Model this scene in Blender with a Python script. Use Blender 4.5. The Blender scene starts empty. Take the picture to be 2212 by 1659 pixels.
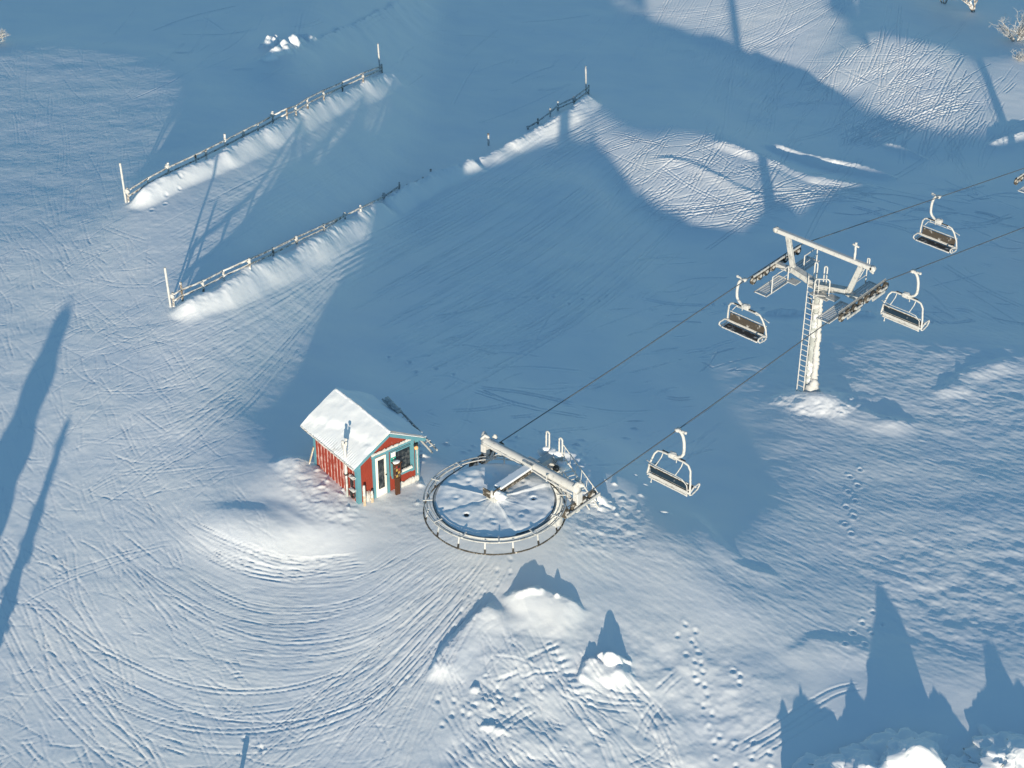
import bpy, bmesh, math, random
import numpy as np
from mathutils import Vector, Matrix
sc = bpy.context.scene
C = sc.collection
R = math.radians
# ---------------------------------------------------------------- camera, sky, sun, exposure
PITCH = R(34.1); CAMH = 49.0; FPX = 4472.0; CX = 1106.0; CY = 829.5
cam = bpy.data.cameras.new('camera'); cam_o = bpy.data.objects.new('camera', cam); C.objects.link(cam_o)
cam.sensor_width = 36; cam.lens = 36 * FPX / 2212; cam.clip_start = 0.5; cam.clip_end = 9000
cam_o.location = (0, 0, CAMH); cam_o.rotation_euler = (math.pi / 2 - PITCH, 0, 0)
sc.camera = cam_o
SUN_EL = 8.0; SUN_AZ = -1.8            # the light travels away from the camera, slightly to the right
w = bpy.data.worlds.new('World'); sc.world = w; w.use_nodes = True
wn = w.node_tree.nodes; wl = w.node_tree.links
sky = wn.new('ShaderNodeTexSky'); sky.sky_type = 'NISHITA'; sky.sun_disc = False
sky.sun_elevation = R(SUN_EL); sky.sun_rotation = R(180 + SUN_AZ)
sky.altitude = 900; sky.air_density = 1.0; sky.dust_density = 0.0; sky.ozone_density = 2.7
bg = wn['Background']; bg.inputs['Strength'].default_value = 0.100
tn = wn.new('ShaderNodeMix'); tn.data_type = 'RGBA'; tn.blend_type = 'MULTIPLY'; tn.inputs[0].default_value = 1; tn.inputs[7].default_value = (1.06, 1.17, 1.06, 1)   # clear high-latitude winter sky
wl.new(sky.outputs[0], tn.inputs[6]); wl.new(tn.outputs[2], bg.inputs[0])
sun = bpy.data.lights.new('sun', 'SUN'); sun.energy = 3.0; sun.angle = R(0.53); sun.color = (1.0, 0.87, 0.67)
sun_o = bpy.data.objects.new('sun', sun); C.objects.link(sun_o)
ld = Vector((math.sin(R(-SUN_AZ)) * math.cos(R(SUN_EL)), math.cos(R(-SUN_AZ)) * math.cos(R(SUN_EL)), -math.sin(R(SUN_EL))))
sun_o.rotation_euler = ld.to_track_quat('-Z', 'Y').to_euler(); sun_o.location = (0, -50, 60)
sc.view_settings.view_transform = 'Standard'; sc.view_settings.look = 'None'
sc.view_settings.exposure = 1.0; sc.view_settings.gamma = 1.0
sc.render.engine = 'CYCLES'
rng = np.random.default_rng(7); random.seed(7)
SP, CP = math.sin(PITCH), math.cos(PITCH)

# ---------------------------------------------------------------- image plane helpers
def ray(px, py):
    dx = (np.asarray(px, float) - CX) / FPX; dy = (CY - np.asarray(py, float)) / FPX
    return dx, CP + dy * SP, -SP + dy * CP
def at_z(px, py, z):
    a, b, c = ray(px, py); t = (z - CAMH) / c
    return a * t, b * t
def at_y(px, py, y):
    a, b, c = ray(px, py); t = y / b
    return a * t, CAMH + c * t
def project(x, y, z):
    d = y * CP + (CAMH - z) * SP; u = y * SP - (CAMH - z) * CP
    return CX + FPX * x / d, CY - FPX * u / d

# ---------------------------------------------------------------- noise
def _hash(ix, iy, s):
    h = (ix.astype(np.int64) * 374761393 + iy.astype(np.int64) * 668265263 + s * 1442695041) & 0xffffffff
    h = ((h ^ (h >> 13)) * 1274126177) & 0xffffffff
    return ((h ^ (h >> 16)) & 0xffff) / 65535.0
def noise(x, y, s=0):
    x, y = np.broadcast_arrays(x, y)
    ix = np.floor(x); iy = np.floor(y); fx = x - ix; fy = y - iy
    fx = fx * fx * fx * (fx * (fx * 6 - 15) + 10); fy = fy * fy * fy * (fy * (fy * 6 - 15) + 10)
    a = _hash(ix, iy, s); b = _hash(ix + 1, iy, s); c = _hash(ix, iy + 1, s); d = _hash(ix + 1, iy + 1, s)
    return (a + (b - a) * fx + (c - a) * fy + (a - b - c + d) * fx * fy) * 2 - 1
def fbm(x, y, s=0, o=4, g=0.5):
    t = 0; a = 1.0; f = 1.0
    for i in range(o):
        t = t + a * noise(x * f + 13.7 * i, y * f - 7.1 * i, s + i); a *= g; f *= 2.03
    return t
def blur1(a, s, ax):
    if s <= 0: return a
    r = int(3 * s) + 1; k = np.exp(-0.5 * (np.arange(-r, r + 1) / s) ** 2); k /= k.sum()
    p = [(0, 0), (0, 0)]; p[ax] = (r, r); b = np.pad(a, p, mode='edge'); out = np.zeros_like(a); n = a.shape[ax]
    for i, kk in enumerate(k):
        out += kk * (b[i:i + n, :] if ax == 0 else b[:, i:i + n])
    return out
def blur(a, s): return blur1(blur1(a, s, 0), s, 1)
def poly_mask(P, X, Y):
    P = np.array(P, float); inside = np.zeros(X.shape, bool); n = len(P)
    for i in range(n):
        x0, y0 = P[i]; x1, y1 = P[(i + 1) % n]
        if y0 == y1: continue
        c = ((Y < y0) != (Y < y1)) & (X < (x1 - x0) * (Y - y0) / (y1 - y0) + x0)
        inside ^= c
    return inside.astype(float)

# ---------------------------------------------------------------- broad relief of the slope: steepness per area, integrated to heights
SC = 8.0                                   # canvas cell in survey units
mx0, my0 = -400, -300
nx, ny = int((2212 + 800) / SC), int((1659 + 500) / SC)
MX, MY = np.meshgrid(mx0 + (np.arange(nx) + .5) * SC, my0 + (np.arange(ny) + .5) * SC)
S = np.full(MX.shape, -0.19)
def area(v, b, P):
    global S
    m = blur(poly_mask(P, MX, MY), b / SC); S = S * (1 - m) + v * m
# left slopes
area(-0.082, 16, [(-400, 85), (130, 90), (300, 110), (430, 150), (420, 240), (375, 290), (320, 350), (280, 420), (830, 175), (880, 220), (890, 300), (780, 355), (690, 390), (600, 440), (500, 540), (400, 600), (370, 690), (830, 455), (770, 580), (690, 660), (600, 780), (540, 860), (500, 960), (470, 1050), (-400, 1050)])
area(-0.005, 34, [(-400, 520), (300, 500), (600, 330), (850, 240), (880, 290), (700, 380), (420, 600), (360, 690), (810, 480), (740, 600), (600, 770), (520, 900), (480, 1060), (-400, 1060)])
area(0.03, 70, [(-400, 900), (300, 880), (440, 960), (520, 1050), (650, 1030), (1000, 1080), (1200, 1130), (1450, 1200), (1560, 1280), (1600, 1960), (-400, 1960)])
area(0.09, 90, [(-100, 1350), (500, 1250), (900, 1200), (1100, 1200), (1400, 1250), (1550, 1320), (1560, 1700), (300, 1700)])
area(0.02, 40, [(1650, 1380), (1900, 1400), (2700, 1400), (2700, 1960), (1600, 1960)])
area(-0.06, 7, [(800, 492), (800, 462), (1030, 352), (1060, 372), (930, 430)])
area(0.24, 22, [(985, 1440), (1060, 1360), (1100, 1310), (1240, 1318), (1215, 1390), (1080, 1460), (960, 1520)])
# bright shoulder round the hut
area(0.55, 16, [(400, 1140), (470, 1130), (600, 1150), (770, 1120), (800, 1150), (730, 1215), (620, 1240), (500, 1215), (420, 1175)])
area(0.46, 14, [(560, 1050), (650, 1020), (770, 1080), (760, 1130), (690, 1110), (600, 1085)])
area(0.08, 18, [(640, 1000), (690, 1020), (800, 1090), (930, 1010), (900, 1120), (780, 1180), (640, 1060)])
area(-0.22, 9, [(430, 1105), (520, 1098), (600, 1110), (620, 1140), (560, 1128), (470, 1122)])
area(0.12, 12, [(900, 980), (950, 1000), (960, 1060), (905, 1040)])
# right of the return wheel
area(0.10, 14, [(1270, 1000), (1330, 1010), (1400, 1070), (1370, 1120), (1300, 1130), (1230, 1110)])
area(0.08, 30, [(1060, 1190), (1240, 1150), (1400, 1160), (1500, 1185), (1600, 1290), (1700, 1400), (1680, 1700), (1000, 1700), (950, 1400)])
area(0.13, 40, [(1100, 1380), (1500, 1370), (1620, 1450), (1640, 1659), (1150, 1659)])
# shadowed dip south east of the tower, half-lit wind-blown apron on the right
area(-0.08, 22, [(1560, 1180), (1690, 1090), (1640, 1000), (1690, 900), (1850, 850), (1800, 770), (1900, 720), (2230, 750), (2600, 780), (2600, 1450), (1700, 1450), (1580, 1300)])
area(-0.03, 40, [(1700, 1090), (2000, 1060), (2230, 1150), (2230, 1350), (1900, 1400), (1680, 1350), (1650, 1240)])
area(0.02, 25, [(1550, 1400), (1700, 1340), (1830, 1400), (1880, 1480), (1700, 1560), (1600, 1560)])
# far lit patches
area(-0.01, 14, [(1120, 300), (1290, 215), (1350, 290), (1420, 300), (1330, 380), (1260, 330), (1180, 330), (1120, 350), (1040, 380), (1030, 365)])
area(0.0, 14, [(1350, 300), (1470, 285), (1570, 290), (1650, 340), (1720, 380), (1860, 405), (1820, 440), (1700, 470), (1620, 500), (1500, 500), (1400, 480), (1360, 430), (1310, 370)])
area(-0.03, 18, [(1300, -60), (1850, -60), (1845, 30), (1830, 70), (1750, 165), (1640, 135), (1560, 110), (1450, 60), (1380, 25)])
area(0.07, 14, [(1750, 168), (1830, 105), (1885, 65), (1960, 85), (2060, 105), (2095, 160), (2110, 320), (2040, 300), (1960, 270), (1900, 245), (1830, 200)])
area(-0.04, 25, [(2100, 130), (2220, 120), (2600, 120), (2600, 310), (2220, 300), (2130, 320)])
area(-0.06, 10, [(610, -60), (900, -60), (880, 30), (800, 75), (700, 110), (640, 145), (550, 145), (550, 80), (640, 50)])

def sample_map(px, py):
    fx = np.clip((px - mx0) / SC - .5, 0, nx - 1.001); fy = np.clip((py - my0) / SC - .5, 0, ny - 1.001)
    ix = fx.astype(int); iy = fy.astype(int); fx = fx - ix; fy = fy - iy
    return (S[iy, ix] * (1 - fx) + S[iy, ix + 1] * fx) * (1 - fy) + (S[iy + 1, ix] * (1 - fx) + S[iy + 1, ix + 1] * fx) * fy
BX0, BX1, BY0, BY1, BD = -50.0, 50.0, 38.0, 162.0, 0.25
bx = np.arange(BX0, BX1 + 1e-6, BD); by = np.arange(BY0, BY1 + 1e-6, BD)
GX, GY = np.meshgrid(bx, by)
Z = np.zeros_like(GX)
DEC = 2; bd = BD * DEC; TANE = math.tan(R(SUN_EL))
cx_, cy_ = bx[::DEC], by[::DEC]; QX, QY = np.meshgrid(cx_, cy_)
def relax(z, s, ws, wx, a, wa, n=90):
    """weighted least squares: dz/dy = s (weight ws), dz/dx = 0 (wx), z = a (wa); conjugate gradients"""
    def gather(gy_, gx_):
        r = np.zeros_like(z); r[1:] += gy_; r[:-1] -= gy_; r[:, 1:] += gx_; r[:, :-1] -= gx_; return r / bd
    def op(v):
        gy_ = ws * np.diff(v, axis=0) / bd; gx_ = wx * np.diff(v, axis=1) / bd
        return gather(gy_, gx_) + wa * v
    b = gather(ws * s, np.zeros((z.shape[0], z.shape[1] - 1))) + wa * a
    r = b - op(z); p_ = r.copy(); rr = (r * r).sum()
    for _ in range(n):
        Ap = op(p_); al = rr / ((p_ * Ap).sum() + 1e-12); z = z + al * p_; r = r - al * Ap; r2 = (r * r).sum(); p_ = r + r2 / (rr + 1e-12) * p_; rr = r2
    return z
z = np.zeros_like(QX); a_h = np.zeros_like(z); w_h = np.full_like(z, 1e-5)
def anchor(x, y, h, r, wt):
    k = np.exp(-((QX - x) ** 2 + (QY - y) ** 2) / (2 * r * r)) * wt
    global a_h, w_h
    a_h = (a_h * w_h + h * k) / (w_h + k); w_h = w_h + k
anchor(-4.5, 65.0, 0.0, 3.0, 0.08); anchor(13.3, 76.7, -3.3, 4.5, 0.05)
CREST = [([(280, 452), (365, 400), (480, 347), (590, 292), (740, 215), (862, 172)], .42), ([(372, 690), (480, 640), (590, 583), (700, 528), (840, 448)], .45), ([(1020, 362), (1150, 298), (1278, 215)], .38), ([(1640, 305), (1780, 352), (1945, 388)], .22), ([(1405, 345), (1560, 385), (1665, 432)], .14),
         ([(1075, 1300), (1165, 1282), (1275, 1332)], .2), ([(560, 120), (660, 95)], .25), ([(1700, 860), (1800, 868)], .3)]
def crest_map(z):
    E = np.zeros_like(z)
    for P, h in CREST:
        P = np.array(P, float); q = np.concatenate([P[i] + (P[i + 1] - P[i]) * np.linspace(0, 1, 60)[:, None] for i in range(len(P) - 1)]); zz = np.zeros(len(q))
        for _ in range(12):
            x, y = at_z(q[:, 0], q[:, 1], zz); i = np.clip(((y - BY0) / bd + .5).astype(int), 0, z.shape[0] - 1); j = np.clip(((x - BX0) / bd + .5).astype(int), 0, z.shape[1] - 1); zz = .4 * zz + .6 * z[i, j]
        E[i, j] = np.maximum(E[i, j], h)
    return E
for it in range(16):
    px, py = project(QX, QY, z); s = sample_map(px, py); sh = s < -0.135
    line = np.maximum.accumulate(z + crest_map(z) + TANE * QY, axis=0) - TANE * QY; dark = line > z + 0.22
    cur = np.gradient(z, bd, axis=0)
    wt = np.where(sh, np.where(dark, 0.035, 0.8), 1.0); st = np.where(sh, np.where(dark, -0.155, -0.24), s)
    under = (~sh) & (line > z + 0.005); wh = w_h + np.where(under, 0.07, 0); ah = (a_h * w_h + np.where(under, 0.07 * (line + 0.10), 0)) / wh
    lit = np.maximum.accumulate(np.where(sh, -1e9, z + TANE * QY), axis=0) - TANE * QY
    over = sh & (lit > -1e6) & (z > lit - 0.28); wo = np.where(over, 0.04, 0)
    ah = (ah * wh + wo * (lit - 0.34)) / (wh + wo); wh = wh + wo
    zp = z; z = relax(z, ((st[1:] + st[:-1]) / 2), (wt[1:] + wt[:-1]) / 2, 0.03, ah, wh, 160 if it < 2 else 90)
    if it > 4: z = .5 * z + .5 * zp
j1 = np.clip((GY - BY0) / bd, 0, len(cy_) - 1.001); i1 = np.clip((GX - BX0) / bd, 0, len(cx_) - 1.001); jj = j1.astype(int); ii = i1.astype(int); j1 -= jj; i1 -= ii
Z = (z[jj, ii] * (1 - i1) + z[jj, ii + 1] * i1) * (1 - j1) + (z[jj + 1, ii] * (1 - i1) + z[jj + 1, ii + 1] * i1) * j1
BASE = blur(Z, 2.4)
def samp(A, x, y):
    fx = np.clip((np.asarray(x, float) - BX0) / BD, 0, len(bx) - 1.001); fy = np.clip((np.asarray(y, float) - BY0) / BD, 0, len(by) - 1.001)
    ix = fx.astype(int); iy = fy.astype(int); fx = fx - ix; fy = fy - iy
    return (A[iy, ix] * (1 - fx) + A[iy, ix + 1] * fx) * (1 - fy) + (A[iy + 1, ix] * (1 - fx) + A[iy + 1, ix + 1] * fx) * fy
def hit(px, py, A=None):
    A = BASE if A is None else A
    z = np.zeros(np.shape(px))
    for _ in range(25):
        x, y = at_z(px, py, z); z = 0.4 * z + 0.6 * samp(A, x, y)
    return x, y

# ---------------------------------------------------------------- fine terrain grid
def axis(lo, hi, d, far, grow=1.13):
    a = list(np.arange(lo, hi + 1e-9, d)); s = d; v = hi; up = []
    while v < far[1]: s *= grow; v += s; up.append(v)
    s = d; v = lo; dn = []
    while v > far[0]: s *= grow; v -= s; dn.append(v)
    return np.array(dn[::-1] + a + up)
DGX, DGY = 0.042, 0.055
gx = axis(-34.0, 38.0, DGX, (-2500, 2500)); gy = axis(48.0, 140.0, DGY, (-1500, 3500))
TX, TY = np.meshgrid(gx, gy)
TX = TX.astype(np.float64); TZ = samp(BASE, TX, TY)
def smooth(a, b, x):
    t = np.clip((x - a) / (b - a), 0, 1); return t * t * (3 - 2 * t)
# the apron falls away toward the valley beyond the surveyed area
TZ -= 4.0 * smooth(0, 9, 49.4 + .5 * np.sin(TX * .5) - TY) * smooth(2, 14, TX)          # steep bank below the right-hand corner
far = np.maximum(0, TY - 160); TZ -= 90 * (1 - np.exp(-far / 500))
def U(a, b): return a + (b - a) * rng.random()
def window(x0, x1, y0, y1):
    i0, i1 = np.searchsorted(gx, [x0, x1]); j0, j1 = np.searchsorted(gy, [y0, y1]); return slice(j0, j1), slice(i0, i1)
RGH = np.zeros_like(TZ)
def bump(px, py, h, rx, ry, p=2.0, rough=0.0, seed=0, rot=0):
    x, y = hit(px, py); m = 1.6 * max(rx, ry); w_ = window(x - m, x + m, y - m, y + m)
    X = TX[w_] - x; Y = TY[w_] - y; c, s_ = math.cos(rot), math.sin(rot); X, Y = X * c + Y * s_, -X * s_ + Y * c
    if rough: n = fbm(TX[w_] * 2.2, TY[w_] * 2.2, seed, 4); X = X * (1 + rough * n); Y = Y * (1 + rough * n)
    d = np.sqrt((X / rx) ** 2 + (Y / ry) ** 2); k_ = 1 - smooth(0, 1, d) ** (p / 2.0); TZ[w_] += h * k_; RGH[w_] = np.maximum(RGH[w_], k_ * min(1, h * 3))
def ridge(pts, h, near, fars, taper=1.5, rough=0.25, seed=0, fr=3.0):
    """bank along a surveyed line: gentle on the sunny side, falling off quickly behind"""
    P = np.array(pts, float); hx, hy = hit(P[:, 0], P[:, 1])
    m = max(near, fars) + 1; w_ = window(hx.min() - m, hx.max() + m, hy.min() - m, hy.max() + m)
    X = TX[w_]; Y = TY[w_]; best = np.full(X.shape, 1e9); sd = np.zeros(X.shape); al = np.zeros(X.shape); acc = 0
    for i in range(len(hx) - 1):
        ax, ay, bx_, by_ = hx[i], hy[i], hx[i + 1], hy[i + 1]; L = math.hypot(bx_ - ax, by_ - ay)
        ux, uy = (bx_ - ax) / L, (by_ - ay) / L; t = np.clip((X - ax) * ux + (Y - ay) * uy, 0, L)
        qx = X - ax - ux * t; qy = Y - ay - uy * t; d = np.hypot(qx, qy); k = d < best
        sgn = np.sign(ux * qy - uy * qx) * (1 if ux >= 0 else -1); best = np.where(k, d, best); sd = np.where(k, sgn * d, sd); al = np.where(k, acc + t, al); acc += L
    n = fbm(X * fr, Y * fr, seed, 4); hh = h * (1 + rough * fbm(X * 0.6, Y * 0.6, seed + 9, 2)) * smooth(0, taper, al) * smooth(0, taper, acc - al)
    sd = sd + rough * (.28 * n * np.exp(-(sd / .3) ** 2) + .30 * fbm(X * .5, Y * .5, seed + 5, 2))
    prof = np.where(sd < 0, 1 - smooth(0, near, -sd), 1 - smooth(0, fars, sd)); TZ[w_] += hh * prof; RGH[w_] = np.maximum(RGH[w_], np.clip(prof * hh * 2.2, 0, 1) * (.05 + .95 * smooth(.72, 1, prof)))
ridge([(280, 452), (365, 400), (480, 347), (590, 292), (660, 252), (740, 215), (862, 172)], .52, 1.0, .6, 1.2, .22, 3)
ridge([(372, 690), (480, 640), (590, 583), (700, 528), (800, 468), (840, 448)], .50, .95, .7, 1.2, .24, 4)
ridge([(830, 452), (900, 412), (960, 385), (1035, 358)], .58, 1.1, .5, .6, .3, 5)
ridge([(1020, 362), (1090, 328), (1150, 298), (1200, 268), (1240, 245), (1278, 215)], .46, 1.1, .5, 1.0, .24, 6)
ridge([(1640, 305), (1700, 328), (1780, 352), (1860, 366), (1945, 388)], .30, 1.0, .35, 1.5, .3, 7)
ridge([(1530, 300), (1600, 325), (1690, 358), (1760, 385), (1850, 402), (1900, 404)], .16, .9, .4, 1.2, .3, 8)
ridge([(1405, 345), (1480, 352), (1560, 385), (1620, 418), (1665, 432)], .07, .9, .4, 1.2, .3, 9)
ridge([(1900, 309), (1950, 322), (2010, 348)], .2, .5, .3, .8, .4, 10)
ridge([(2130, 318), (2170, 305), (2240, 285)], .3, .8, .4, .8, .3, 11)
ridge([(575, 135), (640, 112), (700, 88), (770, 62), (850, 30), (900, -10)], .30, 2.2, .6, 1.2, .4, 12)
for i, (x, y, h, r_) in enumerate([(580, 96, .5, .55), (598, 92, .55, .6), (612, 100, .4, .45), (612, 112, .6, .8), (628, 104, .5, .6), (640, 108, .55, .6), (585, 126, .4, .6), (600, 122, .4, .6), (650, 96, .35, .4), (664, 84, .4, .5), (672, 92, .35, .5)]):
    bump(x, y, h * .8, r_, r_, 2, .35, 20 + i)
# mound south of the wheel with its lee cornice
ridge([(930, 1475), (950, 1425), (985, 1375), (1035, 1335), (1085, 1300)], .22, 1.6, .3, .9, .25, 13)
ridge([(1075, 1300), (1120, 1288), (1165, 1282), (1215, 1300), (1275, 1332)], .26, 2.0, .35, .9, .25, 14)
bump(1150, 1290, .16, .65, .3, 2, .6, 31); bump(1128, 1294, .1, .3, .2, 2, .3, 32); bump(1203, 1298, .14, .15, .15, 2, .3, 33)
bump(1318, 1434, .46, .55, .34, 3, .35, 34); bump(1318, 1462, .16, 1.0, .9, 2, .3, 35); bump(1340, 1462, .2, .5, .5, 2, .3, 36)
ridge([(1250, 1475), (1270, 1440), (1290, 1425)], .2, .6, .2, .3, .2, 37)
bump(1027, 1490, .12, .22, .2, 3, .2, 38); bump(1055, 1572, .1, .6, .25, 2, .5, 40)
# dunes west of the hut
ridge([(430, 1112), (500, 1104), (560, 1112), (610, 1142), (650, 1165)], .06, 1.8, .7, 1.0, .2, 15)
ridge([(540, 1082), (600, 1100), (650, 1128), (700, 1158)], .05, 1.4, .6, 1.0, .2, 16)
ridge([(585, 1012), (625, 995), (672, 1000)], .16, 1.2, .5, .6, .4, 17)
bump(1757, 866, .2, 1.9, 1.6, 2, .2, 42); bump(1790, 872, .14, 1.6, 1.2, 2, .3, 43)
ridge([(1650, 870), (1720, 858), (1800, 868), (1900, 905), (2000, 925)], .14, 1.6, .5, 1.5, .5, 44)
ridge([(1640, 678), (1830, 676), (1900, 680)], .22, .35, .3, .5, .5, 45)
ridge([(2010, 862), (2100, 800), (2200, 775)], .09, 1.2, .5, 1.2, .4, 46)
ridge([(1480, 1100), (1600, 1225), (1700, 1260)], .06, 1.0, .5, 1.0, .4, 47)
ridge([(1690, 1430), (1760, 1390), (1850, 1400), (1900, 1440)], .08, 1.8, .7, 1.0, .3, 48)
bump(1295, 1085, .35, .6, .5, 2, .3, 50); bump(1215, 985, .3, 1.2, 1.0, 2, .3, 51)
for i in range(90):
    x, y = U(900, 1440), U(925, 1120)
    if abs(x - 1070) < 150 and y > 1000: continue
    bump(x, y, U(.03, .09), U(.10, .32), U(.08, .18), 2, .3, 60 + i)
for i in range(40):                       # churned snow at the hut
    x, y = U(600, 780), U(985, 1150)
    if y < 985 + (x - 660) * .75 + 45: bump(x, y, U(.02, .08), U(.08, .28), U(.06, .14), 2, .5, 160 + i, U(0, 3))

# ---------------------------------------------------------------- marks on the snow
D = np.zeros_like(TZ)
def groove(x, y, width, depth, lip=0.45):
    depth = depth * DK
    """x,y dense samples of a line; carve a groove with thrown-up lips"""
    x = np.asarray(x); y = np.asarray(y)
    dx = np.gradient(x); dy = np.gradient(y); L = np.hypot(dx, dy) + 1e-9; nxv, nyv = -dy / L, dx / L
    tp = smooth(0, 12, np.arange(len(x))) * smooth(0, 12, np.arange(len(x))[::-1])
    for o, v in ((0, -1.0), (-.5, -.8), (.5, -.8), (-1.0, lip * .6), (1.0, lip * .6), (-1.45, lip), (1.45, lip), (-1.9, lip * .4), (1.9, lip * .4)):
        ix = np.round((x + nxv * o * width / 2 * 1.0 - gx_lo) / DGX).astype(int) + ix_off
        iy = np.round((y + nyv * o * width / 2 * 1.0 - gy_lo) / DGY).astype(int) + iy_off
        k = (ix > 2) & (iy > 2) & (ix < D.shape[1] - 3) & (iy < D.shape[0] - 3)
        ix, iy = ix[k], iy[k]; val = v * depth * tp[k]
        cur = D[iy, ix]; D[iy, ix] = np.clip(cur + val * (.85 if v < 0 else .7), -.055, .035)
DK = 1.0
gx_lo, gy_lo = -34.0, 48.0; ix_off = int(np.searchsorted(gx, -34.0 - 1e-6)); iy_off = int(np.searchsorted(gy, 48.0 - 1e-6))
def line_px(P, width=0.08, depth=0.02, wob=0.0, lip=0.45, pair=0.0):
    P = np.array(P, float)
    if len(P) > 2:                       # Catmull-Rom
        Q = np.vstack([2 * P[0] - P[1], P, 2 * P[-1] - P[-2]]); out = []
        for i in range(1, len(Q) - 2):
            t = np.linspace(0, 1, 16, endpoint=False)[:, None]; a, b, c, d = Q[i - 1], Q[i], Q[i + 1], Q[i + 2]
            out.append(0.5 * ((2 * b) + (c - a) * t + (2 * a - 5 * b + 4 * c - d) * t ** 2 + (-a + 3 * b - 3 * c + d) * t ** 3))
        P = np.vstack(out + [P[-1:]])
    x, y = hit(P[:, 0], P[:, 1])
    s_ = np.concatenate([[0], np.cumsum(np.hypot(np.diff(x), np.diff(y)))]); n = max(8, int(s_[-1] / 0.035))
    u = np.linspace(0, s_[-1], n); x = np.interp(u, s_, x); y = np.interp(u, s_, y)
    if wob: r_ = rng.random() * 99; x = x + wob * noise(u * .5 + r_, u * 0 + 3.3, 5); y = y + wob * noise(u * .5 + r_, u * 0 + 8.8, 6)
    if pair:
        dx = np.gradient(x); dy = np.gradient(y); L = np.hypot(dx, dy) + 1e-9
        groove(x - dy / L * pair / 2, y + dx / L * pair / 2, width, depth, lip); groove(x + dy / L * pair / 2, y - dx / L * pair / 2, width, depth, lip)
    else: groove(x, y, width, depth, lip)
DK = .10
def catmull(P, n=10):
    P = np.array(P, float)
    if len(P) < 3: return P
    Q = np.vstack([2 * P[0] - P[1], P, 2 * P[-1] - P[-2]]); out = []
    for i in range(1, len(Q) - 2):
        t = np.linspace(0, 1, n, endpoint=False)[:, None]; a, b, c, d = Q[i - 1], Q[i], Q[i + 1], Q[i + 2]; out.append(0.5 * ((2 * b) + (c - a) * t + (2 * a - 5 * b + 4 * c - d) * t ** 2 + (-a + 3 * b - 3 * c + d) * t ** 3))
    return np.vstack(out + [P[-1:]])
def fam(A, B, n, lo=.15, hi=.8, width=(.05, .1), depth=(.006, .018), pair=0.0, jit=6, curv=0):
    A = catmull(A); B = catmull(B); k = np.linspace(0, 1, len(A)); kk = np.linspace(0, 1, 9)
    for _ in range(n):
        t = rng.random(); P = A * (1 - t) + B * t; L = U(lo, hi); s0 = U(-.05, 1 - L * .8); q = np.clip(s0 + L * kk, 0, 1)
        P = np.stack([np.interp(q, k, P[:, 0]), np.interp(q, k, P[:, 1])], 1); P += rng.normal(0, jit, 2); P[:, 1] += np.linspace(-1, 1, 9) * rng.normal(0, jit * .6)
        line_px(P, U(*width), U(*depth), wob=.02, pair=(U(.2, .35) if rng.random() < pair else 0))
def scatter(P, n, ang, spread, ln, width=(.05, .09), depth=(.006, .018), pair=0.2, bend=.05):
    P = np.array(P, float); x0, y0 = P.min(0); x1, y1 = P.max(0); c = 0
    while c < n:
        x, y = U(x0, x1), U(y0, y1)
        if not poly_mask(P, np.array([[x]]), np.array([[y]]))[0, 0]: continue
        c += 1; a = R(ang + rng.normal(0, spread)); l = U(*ln) * (0.4 + 1.2 * rng.random() ** 2); b = rng.normal(0, bend) * l
        ux, uy = math.cos(a), -math.sin(a)
        line_px([(x - ux * l / 2, y - uy * l / 2), (x - uy * b, y + ux * b), (x + ux * l / 2, y + uy * l / 2)], U(*width), U(*depth), wob=.015, pair=(U(.15, .3) if rng.random() < pair else 0))
# sweeping turns round the hut
fam([(330, 1030), (400, 1130), (560, 1225), (760, 1235), (880, 1170), (960, 1150)], [(-60, 1290), (150, 1480), (480, 1600), (800, 1530), (1000, 1330), (1080, 1200)], 420, .2, .9, (.03, .055), (.005, .024), .3, 12)
fam([(330, 1180), (450, 1270), (600, 1320), (780, 1300), (900, 1240), (990, 1195)], [(250, 1260), (400, 1400), (600, 1450), (800, 1420), (950, 1300), (1040, 1205)], 200, .3, .95, (.03, .06), (.006, .028), .3, 12)
fam([(380, 1120), (480, 1190), (600, 1250), (740, 1230)], [(420, 1080), (520, 1140), (640, 1210), (760, 1200)], 40, .3, .9, (.05, .08), (.008, .02))
DK = .36
# fine cuts across the bright bank
DK = .6
fam([(395, 1110), (480, 1150), (620, 1200), (780, 1190)], [(410, 1180), (500, 1225), (620, 1250), (800, 1230)], 40, .3, .9, (.03, .06), (.008, .02), .2, 6)
# bold single carves
DK = .24
fam([(330, 1060), (420, 1150), (560, 1240), (760, 1245), (900, 1170)], [(-60, 1300), (200, 1500), (480, 1590), (800, 1520), (1050, 1260)], 12, .4, .9, (.06, .09), (.03, .06), .6, 25)
# run-out fanning down from the wheel
fam([(1030, 1205), (900, 1320), (700, 1480), (420, 1690)], [(1110, 1215), (1000, 1400), (930, 1560), (900, 1700)], 330, .15, .7, (.03, .06), (.008, .022), .2)
fam([(0, 1300), (120, 1240), (250, 1200), (360, 1178)], [(0, 1335), (120, 1272), (250, 1225), (350, 1195)], 3, .8, 1, (.07, .1), (.02, .03), 0, 3)
DK = .19
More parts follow.
